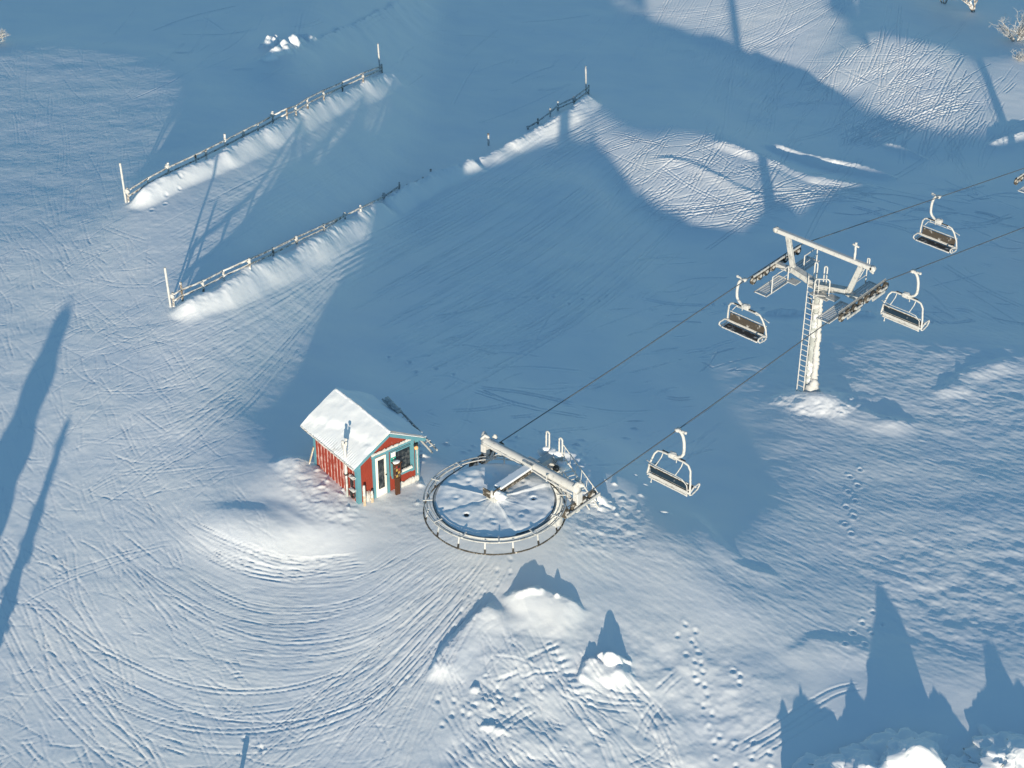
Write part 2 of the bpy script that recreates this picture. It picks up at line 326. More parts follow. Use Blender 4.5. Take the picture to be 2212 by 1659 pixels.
# lane between the fences and below the second fence
fam([(330, 480), (500, 400), (700, 310), (890, 230)], [(380, 660), (500, 560), (650, 460), (860, 330)], 230, .15, .7, (.05, .09), (.006, .02), .1)
fam([(320, 720), (450, 665), (640, 580), (830, 480)], [(300, 1060), (420, 980), (560, 850), (700, 650)], 330, .12, .6, (.05, .09), (.008, .024), .1)
fam([(560, 800), (900, 600), (1200, 420), (1400, 300)], [(700, 860), (1000, 760), (1300, 600), (1560, 500)], 160, .15, .5, (.08, .16), (.006, .014), 0)
fam([(840, 480), (1000, 400), (1130, 340)], [(820, 560), (1000, 470), (1180, 370)], 60, .2, .7, (.05, .1), (.006, .014), 0)
DK = .42
# scratches, left side
scatter([(-40, 80), (420, 120), (330, 380), (260, 470), (330, 720), (-40, 760)], 560, 75, 38, (15, 80), (.05, .09), (.005, .014))
scatter([(-40, 500), (300, 500), (380, 700), (480, 1000), (600, 1200), (-40, 1300)], 760, -55, 32, (15, 90), (.05, .09), (.007, .018))
scatter([(200, 450), (560, 760), (480, 1040), (200, 1100), (100, 700)], 340, 22, 15, (30, 150), (.05, .09), (.006, .016))
scatter([(-40, 1150), (420, 1180), (600, 1659), (-40, 1700)], 380, -52, 26, (20, 130), (.06, .11), (.01, .028))
scatter([(-40, 1400), (300, 1500), (900, 1500), (900, 1700), (-40, 1700)], 260, 25, 40, (20, 110), (.05, .1), (.008, .022))
for P in ([(0, 1340), (60, 1450), (150, 1560), (260, 1659)], [(60, 1300), (100, 1400), (190, 1520), (330, 1640)], [(120, 1330), (180, 1440), (250, 1540), (340, 1659)], [(150, 1180), (170, 1300), (240, 1420), (260, 1500)]): line_px(P, .1, .03, .04, pair=.3)
scatter([(900, 1250), (1100, 1300), (1050, 1659), (600, 1659)], 160, 60, 25, (20, 100), (.05, .09), (.006, .016))
DK = .5
# far lit slopes
fam([(1310, 20), (1450, 20), (1600, 0), (1800, -60)], [(1400, 120), (1600, 130), (1750, 60), (1900, -40)], 60, .2, .7, (.07, .12), (.008, .018), .5)
scatter([(1300, 0), (1840, 0), (1830, 70), (1750, 170), (1560, 120), (1400, 40)], 70, 62, 10, (60, 220), (.07, .12), (.01, .022), .6, .05)
scatter([(1500, 120), (1750, 170), (1900, 240), (1980, 290), (1900, 300), (1640, 300)], 130, 48, 22, (30, 160), (.07, .12), (.012, .03), .6)
scatter([(1750, 168), (1890, 65), (2060, 105), (2110, 320), (1940, 270)], 120, 58, 20, (40, 170), (.08, .14), (.02, .05), .6)
scatter([(1750, 168), (1890, 75), (2060, 115), (2110, 320), (1940, 270)], 40, -12, 14, (40, 200), (.08, .12), (.01, .03), .3)
scatter([(1950, 200), (2200, 180), (2200, 330), (2000, 400)], 60, 60, 25, (30, 120), (.08, .12), (.015, .035), .6)
fam([(1810, 300), (1900, 262), (2010, 215), (2110, 190)], [(1880, 330), (1960, 290), (2050, 250), (2130, 245)], 40, .3, .9, (.08, .14), (.02, .05), .5)
for P in ([(1995, 330), (2050, 240), (2060, 180), (2030, 120)], [(1925, 390), (2000, 340), (2060, 260)], [(2090, 380), (2040, 300), (2050, 200)], [(1640, 100), (1680, 75), (1705, 30), (1700, 0)], [(1880, 320), (1900, 260), (1960, 170), (2010, 110)]): line_px(P, .12, .04, .05, pair=.35)
scatter([(1330, 290), (1560, 290), (1700, 360), (1860, 405), (1800, 450), (1620, 500), (1430, 480), (1350, 400)], 170, 18, 28, (30, 170), (.08, .13), (.015, .04), .5)
scatter([(1350, 290), (1560, 300), (1660, 420), (1400, 470)], 60, 60, 18, (30, 120), (.07, .12), (.01, .03), .4)
fam([(1380, 440), (1500, 430), (1650, 410), (1850, 405)], [(1420, 500), (1560, 490), (1700, 450), (1900, 412)], 70, .3, .8, (.08, .16), (.012, .035), .2)
fam([(1130, 300), (1200, 260), (1290, 215)], [(1180, 360), (1280, 330), (1400, 290)], 60, .3, .8, (.07, .12), (.008, .02), .2)
DK = 1.0
# mid field, faint in the shade
fam([(700, 560), (1000, 400), (1250, 250)], [(900, 900), (1250, 700), (1500, 480)], 160, .2, .8, (.1, .18), (.01, .02), .2)
scatter([(900, 650), (1500, 500), (1600, 800), (1500, 1000), (900, 950)], 120, 12, 18, (40, 220), (.1, .2), (.012, .03), .2)
scatter([(1900, 700), (2200, 500), (2200, 700)], 30, -15, 15, (30, 160), (.1, .2), (.012, .03), .2)
scatter([(1800, 380), (2212, 400), (2212, 560), (1800, 480)], 60, -8, 12, (40, 180), (.1, .2), (.012, .03), .2)
scatter([(100, 30), (1300, 30), (1200, 250), (900, 180), (400, 180)], 60, 30, 25, (30, 160), (.1, .2), (.012, .025), .2)
DK = .32
# foreground right: powder cut by skis
scatter([(960, 1450), (1100, 1380), (1300, 1500), (1250, 1659), (960, 1659)], 100, -48, 18, (40, 160), (.08, .14), (.015, .045), .5)
scatter([(1060, 1400), (1400, 1480), (1500, 1659), (1000, 1659)], 60, -35, 26, (40, 170), (.08, .14), (.02, .05), .4)
scatter([(1050, 1380), (1200, 1380), (1250, 1480), (1050, 1500)], 16, 28, 8, (50, 90), (.12, .2), (.05, .09), 0)
for P in ([(1345, 1460), (1400, 1520), (1440, 1600), (1470, 1670)], [(1330, 1465), (1380, 1530), (1425, 1600), (1445, 1670)], [(1170, 1440), (1240, 1520), (1300, 1600), (1330, 1670)], [(1100, 1520), (1180, 1600), (1240, 1670)],
          [(1050, 1600), (1110, 1555), (1160, 1520)], [(1590, 1620), (1680, 1570), (1790, 1500), (1860, 1480)], [(1620, 1640), (1700, 1590), (1800, 1530)], [(1180, 1380), (1210, 1450), (1270, 1560), (1330, 1600)],
          [(1270, 1470), (1330, 1500), (1400, 1505)], [(1200, 1490), (1290, 1520), (1370, 1530)], [(1420, 1500), (1470, 1450)], [(1380, 1600), (1400, 1550), (1425, 1510)]): line_px(P, .13, .05, .05, pair=.32)
for a in range(9):                         # herringbone steps
    x, y = 1165 + a * 9, 1395 + a * 14; line_px([(x, y), (x + 26, y + 4), (x + 52, y - 4)], .2, .07, .03)
DK = 1.0
def prints(P, step=.5, side=.14, h=.045):
    P = np.array(P, float); x, y = hit(P[:, 0], P[:, 1]); s_ = np.concatenate([[0], np.cumsum(np.hypot(np.diff(x), np.diff(y)))])
    for i, u in enumerate(np.arange(0, s_[-1], step)):
        cx = np.interp(u, s_, x); cy = np.interp(u, s_, y); dx = np.interp(u + .2, s_, x) - cx + 1e-6; dy = np.interp(u + .2, s_, y) - cy; L = math.hypot(dx, dy) + 1e-9
        k = side * (1 if i % 2 else -1); cx += -dy / L * k + rng.normal(0, .04); cy += dx / L * k + rng.normal(0, .04)
        w_ = window(cx - .5, cx + .5, cy - .5, cy + .5); X = TX[w_] - cx; Y = TY[w_] - cy; d = np.hypot(X / .09, Y / .12) * (1 + .25 * fbm(TX[w_] * 6, TY[w_] * 6, i, 2))
        D[w_] += h * (-.9 * np.exp(-d ** 2 * 1.5) + .28 * np.exp(-(d - 1.6) ** 2 * 4))
prints([(1488, 1345), (1500, 1390), (1512, 1450), (1522, 1500), (1535, 1560), (1548, 1600)])
prints([(1478, 1370), (1505, 1440), (1515, 1490)], .5, .2); prints([(945, 1510), (1000, 1535), (1060, 1525), (1120, 1500), (1165, 1475)]); prints([(950, 1560), (1010, 1540), (1090, 1515)], .5)
prints([(1110, 1215), (1060, 1255), (1010, 1310), (990, 1360)], .4, .22, .025); prints([(540, 1590), (560, 1640)], .6, .2)
prints([(850, 770), (900, 800), (1010, 810)], .8, .2, .08); prints([(1160, 640), (1240, 655), (1330, 640)], .8, .2, .08); prints([(1560, 1600), (1570, 1659)], .4, .3)
prints([(1830, 1150), (1845, 1040), (1850, 1010)], .6, .15, .07); prints([(395, 395), (350, 440), (330, 460)], .8, .15, .05); prints([(1590, 1450), (1600, 1480)], .3, .1, .06)
prints([(1540, 655), (1640, 668), (1730, 672)], .5, .15, .08); prints([(1900, 1330), (1860, 1370), (1840, 1400)], .4, .3, .06); prints([(1600, 1600), (1650, 1640), (1690, 1659)], .4, .3, .06)

D = 0.7 * D + 0.3 * blur(D, 0.6)
TZ += D
PXI, PYI = project(TX[::8, ::8], TY[::8, ::8], TZ[::8, ::8])
def field(polys, b):
    """survey-area mask spread over the fine grid"""
    m = np.zeros(MX.shape)
    for v, P in polys: k = blur(poly_mask(P, MX, MY), b / SC); m = m * (1 - k) + v * k
    fx = np.clip((PXI - mx0) / SC - .5, 0, nx - 1.001).astype(int); fy = np.clip((PYI - my0) / SC - .5, 0, ny - 1.001).astype(int)
    c = m[fy, fx]; yy = np.arange(TX.shape[0]) / 8.0; xx = np.arange(TX.shape[1]) / 8.0
    yi = np.clip(yy.astype(int), 0, c.shape[0] - 2); xi = np.clip(xx.astype(int), 0, c.shape[1] - 2); fy = np.clip(yy - yi, 0, 1)[:, None]; fx = np.clip(xx - xi, 0, 1)[None]
    a = c[yi][:, xi]; b_ = c[yi][:, xi + 1]; d = c[yi + 1][:, xi]; e = c[yi + 1][:, xi + 1]
    return (a * (1 - fx) + b_ * fx) * (1 - fy) + (d * (1 - fx) + e * fx) * fy
wind = field([(1.0, [(1540, 660), (2400, 600), (2600, 1500), (1900, 1450), (1700, 1400), (1500, 1420), (1250, 1250), (1180, 1180), (1240, 1110), (1400, 1080), (1480, 1150), (1620, 1180), (1660, 1050), (1600, 900), (1560, 800)]),
              (.45, [(1200, 1210), (1500, 1240), (1650, 1400), (1640, 1700), (1300, 1700), (1450, 1480), (1380, 1350)]), (.12, [(1700, 960), (1480, 1080), (1350, 1020), (1350, 900), (1500, 750), (1640, 900)])], 30)
blot = field([(1.0, [(1820, 1160), (2300, 1120), (2300, 1400), (2030, 1400), (1900, 1340)]), (.9, [(1960, 760), (2250, 760), (2250, 960), (2000, 930)]), (.8, [(1800, 750), (2000, 780), (1980, 900), (1780, 860)])], 30)
ca, sa = math.cos(R(-38)), math.sin(R(-38)); WU = TX * ca + TY * sa; WV = -TX * sa + TY * ca
wrp = .5 * noise(TX * .5, TY * .5, 90)
r1 = 1 - np.abs(fbm(WU * .8 + wrp, WV * 2.8 + wrp, 91, 4)); r2 = fbm(WU * 2.2, WV * 6.5, 92, 3)
TZ += wind * (.0065 * r1 + .004 * r2 + .006 * fbm(WU * 3., WV * 8., 89, 3) + .03 * fbm(TX * .25, TY * .35, 97, 2)) + blot * .024 * fbm(WU * 1.3, WV * 1.8, 93, 5)
chop = field([(1.0, [(600, 990), (660, 970), (780, 1090), (770, 1150), (660, 1110), (610, 1060)]), (1.0, [(1220, 1120), (1290, 1060), (1400, 1100), (1380, 1180), (1230, 1190)]), (.6, [(950, 950), (1250, 930), (1320, 1090), (1240, 1100), (1180, 1000), (950, 1000)]), (.35, [(800, 1080), (960, 1030), (1000, 1150), (860, 1180)])], 10)
TZ += chop * .6 * (.03 * fbm(TX * 2.2, TY * 2.8, 94, 4) + .035 * (.6 - np.abs(fbm(TX * 2.6, TY * 3.6, 86, 4))))
grm = field([(1.0, [(-400, 60), (640, 60), (900, 240), (830, 560), (600, 850), (560, 1000), (700, 1190), (1000, 1190), (1150, 1210), (950, 1500), (950, 1900), (-400, 1900)])], 40)
TZ += .0022 * fbm(TX * 5, TY * 5, 95, 3) * (0.5 + grm) + .018 * fbm(TX * .35, TY * .45, 96, 3) + .005 * grm * fbm(TX * 1.6, TY * 1.6, 98, 3)
pow_ = field([(1.0, [(1000, 1330), (1270, 1320), (1500, 1380), (1700, 1450), (1640, 1700), (950, 1700)])], 40)
TZ += pow_ * (.05 * fbm(TX * .9, TY * .9, 99, 4))
TZ += RGH * (.020 * fbm(TX * 3.2, TY * 3.6, 87, 4) + .012 * np.abs(fbm(TX * 7, TY * 8, 88, 2)))

# ---------------------------------------------------------------- mesh
def grid_mesh(name, X, Y, Zz):
    n0, n1 = X.shape; me = bpy.data.meshes.new(name); co = np.stack([X, Y, Zz], -1).astype(np.float32).reshape(-1)
    me.vertices.add(n0 * n1); me.vertices.foreach_set('co', co)
    q = np.arange(n0 * n1, dtype=np.int32).reshape(n0, n1); f = np.stack([q[:-1, :-1], q[:-1, 1:], q[1:, 1:], q[1:, :-1]], -1).reshape(-1)
    nf = (n0 - 1) * (n1 - 1); me.loops.add(nf * 4); me.loops.foreach_set('vertex_index', f); me.polygons.add(nf)
    me.polygons.foreach_set('loop_start', np.arange(nf, dtype=np.int32) * 4); me.polygons.foreach_set('loop_total', np.full(nf, 4, np.int32))
    me.polygons.foreach_set('use_smooth', np.ones(nf, bool)); me.update(calc_edges=True); return me
def nodes_mat(name):
    m = bpy.data.materials.new(name); m.use_nodes = True; nt = m.node_tree; return m, nt, nt.nodes['Principled BSDF']
def snow_mat(name, bump_s=0.35):
    m, nt, p = nodes_mat(name); N = nt.nodes; L = nt.links
    tc = N.new('ShaderNodeTexCoord')
    n1 = N.new('ShaderNodeTexNoise'); n1.inputs['Scale'].default_value = 9; n1.inputs['Detail'].default_value = 7; n1.inputs['Roughness'].default_value = .65
    n2 = N.new('ShaderNodeTexNoise'); n2.inputs['Scale'].default_value = 0.35; n2.inputs['Detail'].default_value = 5
    L.new(tc.outputs['Object'], n1.inputs['Vector']); L.new(tc.outputs['Object'], n2.inputs['Vector'])
    r_ = N.new('ShaderNodeValToRGB'); r_.color_ramp.elements[0].position = .3; r_.color_ramp.elements[1].position = .7
    r_.color_ramp.elements[0].color = (.80, .82, .86, 1); r_.color_ramp.elements[1].color = (.87, .87, .87, 1)
    L.new(n2.outputs[0], r_.inputs[0]); L.new(r_.outputs[0], p.inputs['Base Color'])
    b = N.new('ShaderNodeBump'); b.inputs['Strength'].default_value = bump_s; b.inputs['Distance'].default_value = 0.012
    L.new(n1.outputs[0], b.inputs['Height']); L.new(b.outputs[0], p.inputs['Normal'])
    p.inputs['Roughness'].default_value = .62; p.inputs['Specular IOR Level'].default_value = .25
    return m
M_SNOW = snow_mat('snow')
g_o = bpy.data.objects.new('snow_ground', grid_mesh('snow_ground', TX, TY, TZ)); C.objects.link(g_o); g_o.data.materials.append(M_SNOW)
g_o['kind'] = 'structure'
FLD = TZ
def ground(x, y):
    i = np.clip(np.searchsorted(gx, x) - 1, 0, len(gx) - 2); j = np.clip(np.searchsorted(gy, y) - 1, 0, len(gy) - 2)
    fx = (x - gx[i]) / (gx[i + 1] - gx[i]); fy = (y - gy[j]) / (gy[j + 1] - gy[j])
    return float((FLD[j, i] * (1 - fx) + FLD[j, i + 1] * fx) * (1 - fy) + (FLD[j + 1, i] * (1 - fx) + FLD[j + 1, i + 1] * fx) * fy)
def ghit(px, py):
    z = float(samp(BASE, *hit(px, py)))
    for _ in range(20):
        x, y = at_z(px, py, z); z = 0.4 * z + 0.6 * ground(float(x), float(y))
    return float(x), float(y), z

# ---------------------------------------------------------------- materials
def frosted(name, col, amount=.5, scale=6, rough=.6, frost=(.80, .82, .84), metal=0, stretch=(1, 1, 1), detail=6, bump_s=.3):
    m, nt, p = nodes_mat(name); N = nt.nodes; L = nt.links
    tc = N.new('ShaderNodeTexCoord'); mp = N.new('ShaderNodeMapping'); mp.inputs['Scale'].default_value = stretch; L.new(tc.outputs['Object'], mp.inputs[0])
    n = N.new('ShaderNodeTexNoise'); n.inputs['Scale'].default_value = scale; n.inputs['Detail'].default_value = detail; n.inputs['Roughness'].default_value = .65; L.new(mp.outputs[0], n.inputs['Vector'])
    r_ = N.new('ShaderNodeValToRGB'); c = 1 - amount; e = r_.color_ramp.elements; e[0].position = max(0, .5 + (c - .5) * .6 - .09); e[1].position = min(1, .5 + (c - .5) * .6 + .09)
    e[0].color = (0, 0, 0, 1); e[1].color = (1, 1, 1, 1); L.new(n.outputs[0], r_.inputs[0])
    n2 = N.new('ShaderNodeTexNoise'); n2.inputs['Scale'].default_value = scale * .4; L.new(mp.outputs[0], n2.inputs['Vector'])
    v = N.new('ShaderNodeMix'); v.data_type = 'RGBA'; v.inputs[6].default_value = tuple(x * .78 for x in col) + (1,); v.inputs[7].default_value = tuple(min(1, x * 1.18) for x in col) + (1,); L.new(n2.outputs[0], v.inputs[0])
    x = N.new('ShaderNodeMix'); x.data_type = 'RGBA'; x.inputs[7].default_value = frost + (1,); L.new(r_.outputs[0], x.inputs[0]); L.new(v.outputs[2], x.inputs[6]); L.new(x.outputs[2], p.inputs['Base Color'])
    b = N.new('ShaderNodeBump'); b.inputs['Strength'].default_value = bump_s; b.inputs['Distance'].default_value = .02; L.new(n.outputs[0], b.inputs['Height']); L.new(b.outputs[0], p.inputs['Normal'])
    p.inputs['Roughness'].default_value = rough; p.inputs['Metallic'].default_value = metal; p.inputs['Specular IOR Level'].default_value = .3
    return m
RIME = frosted('rime', (.30, .30, .295), .74, 7, .75, (.53, .525, .515)); RIMEM = frosted('rimed_steel', (.24, .24, .235), .64, 5, .6, (.47, .47, .46))
STEEL = frosted('galvanised_steel', (.36, .38, .37), .38, 3, .55); DARKS = frosted('dark_rubber', (.035, .033, .03), .16, 9, .7); TAN = frosted('sheave_rubber', (.06, .052, .042), .30, 9, .7, (.60, .56, .50))
CABLE = frosted('steel_cable', (.10, .105, .11), .12, 12, .5); CABLEW = frosted('frosted_cable', (.22, .22, .22), .4, 9, .6)
RED = frosted('falu_red_boards', (.25, .040, .024), .10, 5, .85, (.62, .50, .48), stretch=(1, 1, .5)); REDF = frosted('frosted_red_boards', (.25, .036, .022), .24, 5, .85, (.66, .52, .50), stretch=(1.5, 1.5, .5)); REDG = frosted('frost_between_battens', (.26, .05, .035), .52, 5, .85, (.64, .50, .47), stretch=(1, 1, .6))
TEAL = frosted('teal_trim', (.10, .255, .31), .10, 5, .7); CREAM = frosted('cream_paint', (.80, .76, .68), .12, 5, .5)
WOODG = frosted('weathered_wood', (.16, .135, .11), .52, 4, .9, (.70, .69, .68)); WOODB = frosted('brown_stained_wood', (.075, .032, .018), .15, 6, .8); PINE = frosted('pale_pine', (.52, .42, .30), .35, 6, .8)
GLASS, _nt, _p = nodes_mat('window_glass'); _p.inputs['Base Color'].default_value = (.012, .018, .022, 1); _p.inputs['Roughness'].default_value = .07; _p.inputs['Specular IOR Level'].default_value = .8
_n = _nt.nodes.new('ShaderNodeTexNoise'); _n.inputs['Scale'].default_value = 5; _r = _nt.nodes.new('ShaderNodeValToRGB'); _r.color_ramp.elements[0].color = (.008, .013, .018, 1); _r.color_ramp.elements[1].color = (.13, .14, .14, 1); _r.color_ramp.elements[0].position = .45; _r.color_ramp.elements[1].position = .8
_nt.links.new(_n.outputs[0], _r.inputs[0]); _nt.links.new(_r.outputs[0], _p.inputs['Base Color'])
def plain(name, col, rough=.6):
    m, nt, p = nodes_mat(name); N = nt.nodes; n = N.new('ShaderNodeTexNoise'); n.inputs['Scale'].default_value = 14
    r_ = N.new('ShaderNodeValToRGB'); r_.color_ramp.elements[0].color = tuple(c * .8 for c in col) + (1,); r_.color_ramp.elements[1].color = tuple(min(1, c * 1.15) for c in col) + (1,)
    nt.links.new(n.outputs[0], r_.inputs[0]); nt.links.new(r_.outputs[0], p.inputs['Base Color']); p.inputs['Roughness'].default_value = rough; return m
GREEN = plain('green_sign', (.02, .36, .28)); WHITE = plain('white_print', (.82, .82, .80)); LAMPO = plain('orange_lamp', (.85, .42, .18)); BLACK = plain('black_plastic', (.015, .015, .018)); YEL = plain('yellow_print', (.38, .26, .07)); REDP = plain('red_print', (.26, .04, .03)); BLUE = plain('blue_plate', (.02, .12, .5)); BRNP = plain('brown_panel', (.10, .085, .07)); NAVY = plain('dark_seat', (.012, .03, .05)); SEATF = frosted('frosted_dark_seat', (.04, .04, .042), .22, 4, .8, (.66, .66, .66)); SEATB = frosted('frosted_brown_back', (.065, .055, .045), .20, 4, .8, (.66, .65, .64)); BLUES = frosted('navy_backrest', (.010, .028, .05), .10, 5, .8)
CORR = frosted('corrugated_roof', (.50, .50, .50), .72, 2.2, .7)
# ---------------------------------------------------------------- mesh builder
class MB:
    def __init__(s): s.v = []; s.f = []
    def add(s, v, f): o = len(s.v); s.v += [tuple(p) for p in v]; s.f += [tuple(i + o for i in q) for q in f]; return s
    def box(s, c, d, rot=None):
        hx, hy, hz = d[0] / 2, d[1] / 2, d[2] / 2
        P = [Vector((x, y, z)) for x in (-hx, hx) for y in (-hy, hy) for z in (-hz, hz)]
        if rot is not None: P = [rot @ p for p in P]
        return s.add([p + Vector(c) for p in P], [(0, 1, 3, 2), (4, 6, 7, 5), (0, 4, 5, 1), (2, 3, 7, 6), (0, 2, 6, 4), (1, 5, 7, 3)])
    def beam(s, a, b, w_, h_, up=(0, 0, 1)):
        a, b = Vector(a), Vector(b); y = (b - a).normalized(); x = y.cross(Vector(up)).normalized(); z = x.cross(y)
        return s.box((a + b) / 2, (w_, (b - a).length, h_), Matrix((x, y, z)).transposed())
    def tube(s, pts, r_, n=8, jit=0.0, step=None, closed=False, caps=True):
        P = [Vector(p) for p in pts]
        if step:
            Q = []; m = len(P) if closed else len(P) - 1
            for i in range(m):
                a, b = P[i], P[(i + 1) % len(P)]; k = max(1, int((b - a).length / step)); Q += [a.lerp(b, j / k) for j in range(k)]
            if not closed: Q.append(P[-1])
            P = Q
        rs = r_ if isinstance(r_, (list, tuple)) else [r_] * len(P)
        if len(rs) != len(P): rs = [rs[0] + (rs[-1] - rs[0]) * i / (len(P) - 1) for i in range(len(P))]
        o = len(s.v); m = len(P); ref = None
        for i, p in enumerate(P):
            t = (P[(i + 1) % m] - P[i - 1]) if closed else (P[min(i + 1, m - 1)] - P[max(i - 1, 0)])
            t = t.normalized() if t.length > 1e-9 else Vector((0, 0, 1))
            if ref is None: ref = t.cross(Vector((0, 0, 1)) if abs(t.z) < .9 else Vector((1, 0, 0))).normalized()
            ref = (ref - t * ref.dot(t)).normalized(); q = t.cross(ref)
            for k in range(n):
                a = 2 * math.pi * k / n; rr = rs[i] * (1 + jit * random.uniform(-1, 1)); s.v.append(tuple(p + (ref * math.cos(a) + q * math.sin(a)) * rr))
        for i in range(m if closed else m - 1):
            for k in range(n):
                a = o + i * n + k; b = o + i * n + (k + 1) % n; c = o + ((i + 1) % m) * n + (k + 1) % n; d = o + ((i + 1) % m) * n + k; s.f.append((a, b, c, d))
        if caps and not closed: s.f.append(tuple(o + k for k in range(n))[::-1]); s.f.append(tuple(o + (m - 1) * n + k for k in range(n)))
        return s
    def ring(s, c, r_, rt, n=96, seg=8, jit=0.0): return s.tube([(c[0] + r_ * math.cos(2 * math.pi * i / n), c[1] + r_ * math.sin(2 * math.pi * i / n), c[2]) for i in range(n)], rt, seg, jit, closed=True)
    def cyl(s, a, b, r1, r2=None, n=16, jit=0): return s.tube([a, b], [r1, r1 if r2 is None else r2], n, jit)
    def blob(s, c, r_, jit=.2, seed=0, squash=(1, 1, 1), nu=12, nv=8):
        o = len(s.v)
        for j in range(nv + 1):
            ph = math.pi * j / nv
            for i in range(nu):
                th = 2 * math.pi * i / nu; d = Vector((math.sin(ph) * math.cos(th), math.sin(ph) * math.sin(th), math.cos(ph)))
                k = 1 + jit * float(noise(np.array(d.x * 2.1 + seed * 3.3), np.array(d.y * 2.1 + d.z * 1.7 + seed), 3)); s.v.append((c[0] + d.x * r_ * squash[0] * k, c[1] + d.y * r_ * squash[1] * k, c[2] + d.z * r_ * squash[2] * k))
        for j in range(nv):
            for i in range(nu): a = o + j * nu + i; b = o + j * nu + (i + 1) % nu; s.f.append((a, a + nu, b + nu, b))
        return s
    def build(s, name, mat, parent=None, smooth=False, bev=0.0):
        me = bpy.data.meshes.new(name); me.from_pydata(s.v, [], s.f); me.update()
        bm = bmesh.new(); bm.from_mesh(me); bmesh.ops.recalc_face_normals(bm, faces=bm.faces)
        if bev: bmesh.ops.bevel(bm, geom=[e for e in bm.edges if e.calc_face_angle(0) > .6], offset=bev, segments=1, affect='EDGES')
        bm.to_mesh(me); bm.free()
        if smooth: me.polygons.foreach_set('use_smooth', [True] * len(me.polygons))
        o = bpy.data.objects.new(name, me); C.objects.link(o); me.materials.append(mat); o.parent = parent; return o
def thing(name, label, cat, loc=(0, 0, 0), rz=0, group=None):
    o = bpy.data.objects.new(name, None); C.objects.link(o); o.location = loc; o.rotation_euler = (0, 0, rz); o.empty_display_size = .2
    o['label'] = label; o['category'] = cat
    if group: o['group'] = group
    return o
def tag(o, label, cat, group=None):
    o['label'] = label; o['category'] = cat
    if group: o['group'] = group
    return o
def dup(root, loc, rz, label, group=None):
    r_ = root.copy(); C.objects.link(r_); r_.location = loc; r_.rotation_euler = (0, 0, rz); r_['label'] = label
    if group: r_['group'] = group
    for ch in list(root.children):
        c = ch.copy(); C.objects.link(c); c.parent = r_
        for g_ in list(ch.children): d = g_.copy(); C.objects.link(d); d.parent = c
    return r_

# ---------------------------------------------------------------- lift hut
F = Vector(ghit(775, 1088)); hut_rz = math.atan2(1.75, 2.25)
FZ = F.z - .05
hut = thing('lift_hut', 'small red board hut with teal corners and a snow-covered metal roof beside the return wheel', 'hut', (F.x, F.y, FZ), hut_rz)
HW, HD, HH, RI = 2.85, 3.0, 2.02, .80
b = MB(); b.box((HW / 2, .05, HH / 2 - .2), (HW - .2, .10, HH + .4))           # front wall with gable
b.add([(0.05, y, HH) for y in (0, .1)] + [(HW - .05, y, HH) for y in (0, .1)] + [(HW / 2, y, HH + RI - .06) for y in (0, .1)], [(0, 2, 4), (1, 5, 3), (0, 4, 5, 1), (2, 3, 5, 4), (0, 1, 3, 2)])
for i in range(24):
    x = .12 + i * (HW - .24) / 23; top = HH + (RI - .12) * (1 - abs(x - HW / 2) / (HW / 2)) - .02; b.box((x, -.006, top / 2 - .2), (.035, .014, top + .4))
b.build('front_wall', RED, hut)
sw = MB().box((.05, HD / 2, HH / 2 - .25), (.10, HD - .2, HH + .5)).build('side_wall', REDG, hut)
for i in range(13): MB().box((-.014, .17 + i * (HD - .34) / 12, HH / 2 - .25), (.03, .115, HH + .5)).build('batten', REDF, sw)
b = MB(); b.box((HW - .05, HD / 2, HH / 2 - .6), (.10, HD - .2, HH + 1.2))
for i in range(16): b.box((HW + .012, .14 + i * (HD - .28) / 15, HH / 2 - .6), (.026, .085, HH + 1.2))
b.build('side_wall', RED, hut)
b = MB(); b.box((HW / 2, HD - .05, HH / 2 - .6), (HW - .2, .10, HH + 1.2))
b.add([(0.05, HD - y, HH) for y in (0, .1)] + [(HW - .05, HD - y, HH) for y in (0, .1)] + [(HW / 2, HD - y, HH + RI - .06) for y in (0, .1)], [(0, 2, 4), (1, 5, 3), (0, 4, 5, 1), (2, 3, 5, 4), (0, 1, 3, 2)])
b.build('back_wall', RED, hut)
for (x, y) in ((0, 0), (HW, 0), (0, HD), (HW, HD)):
    b = MB(); sx = 1 if x == 0 else -1; sy = 1 if y == 0 else -1
    b.box((x + sx * .055, y - sy * .012, HH / 2 - .4), (.17, .045, HH + .8)); b.box((x - sx * .014, y + sy * .07, HH / 2 - .4), (.045, .13, HH + .8)); b.build('corner_board', TEAL, hut)
EV, OF, OB = .27, .20, .48; SL = RI / (HW / 2)
def roof_z(x): return HH + .05 + SL * (HW / 2 - abs(x - HW / 2))
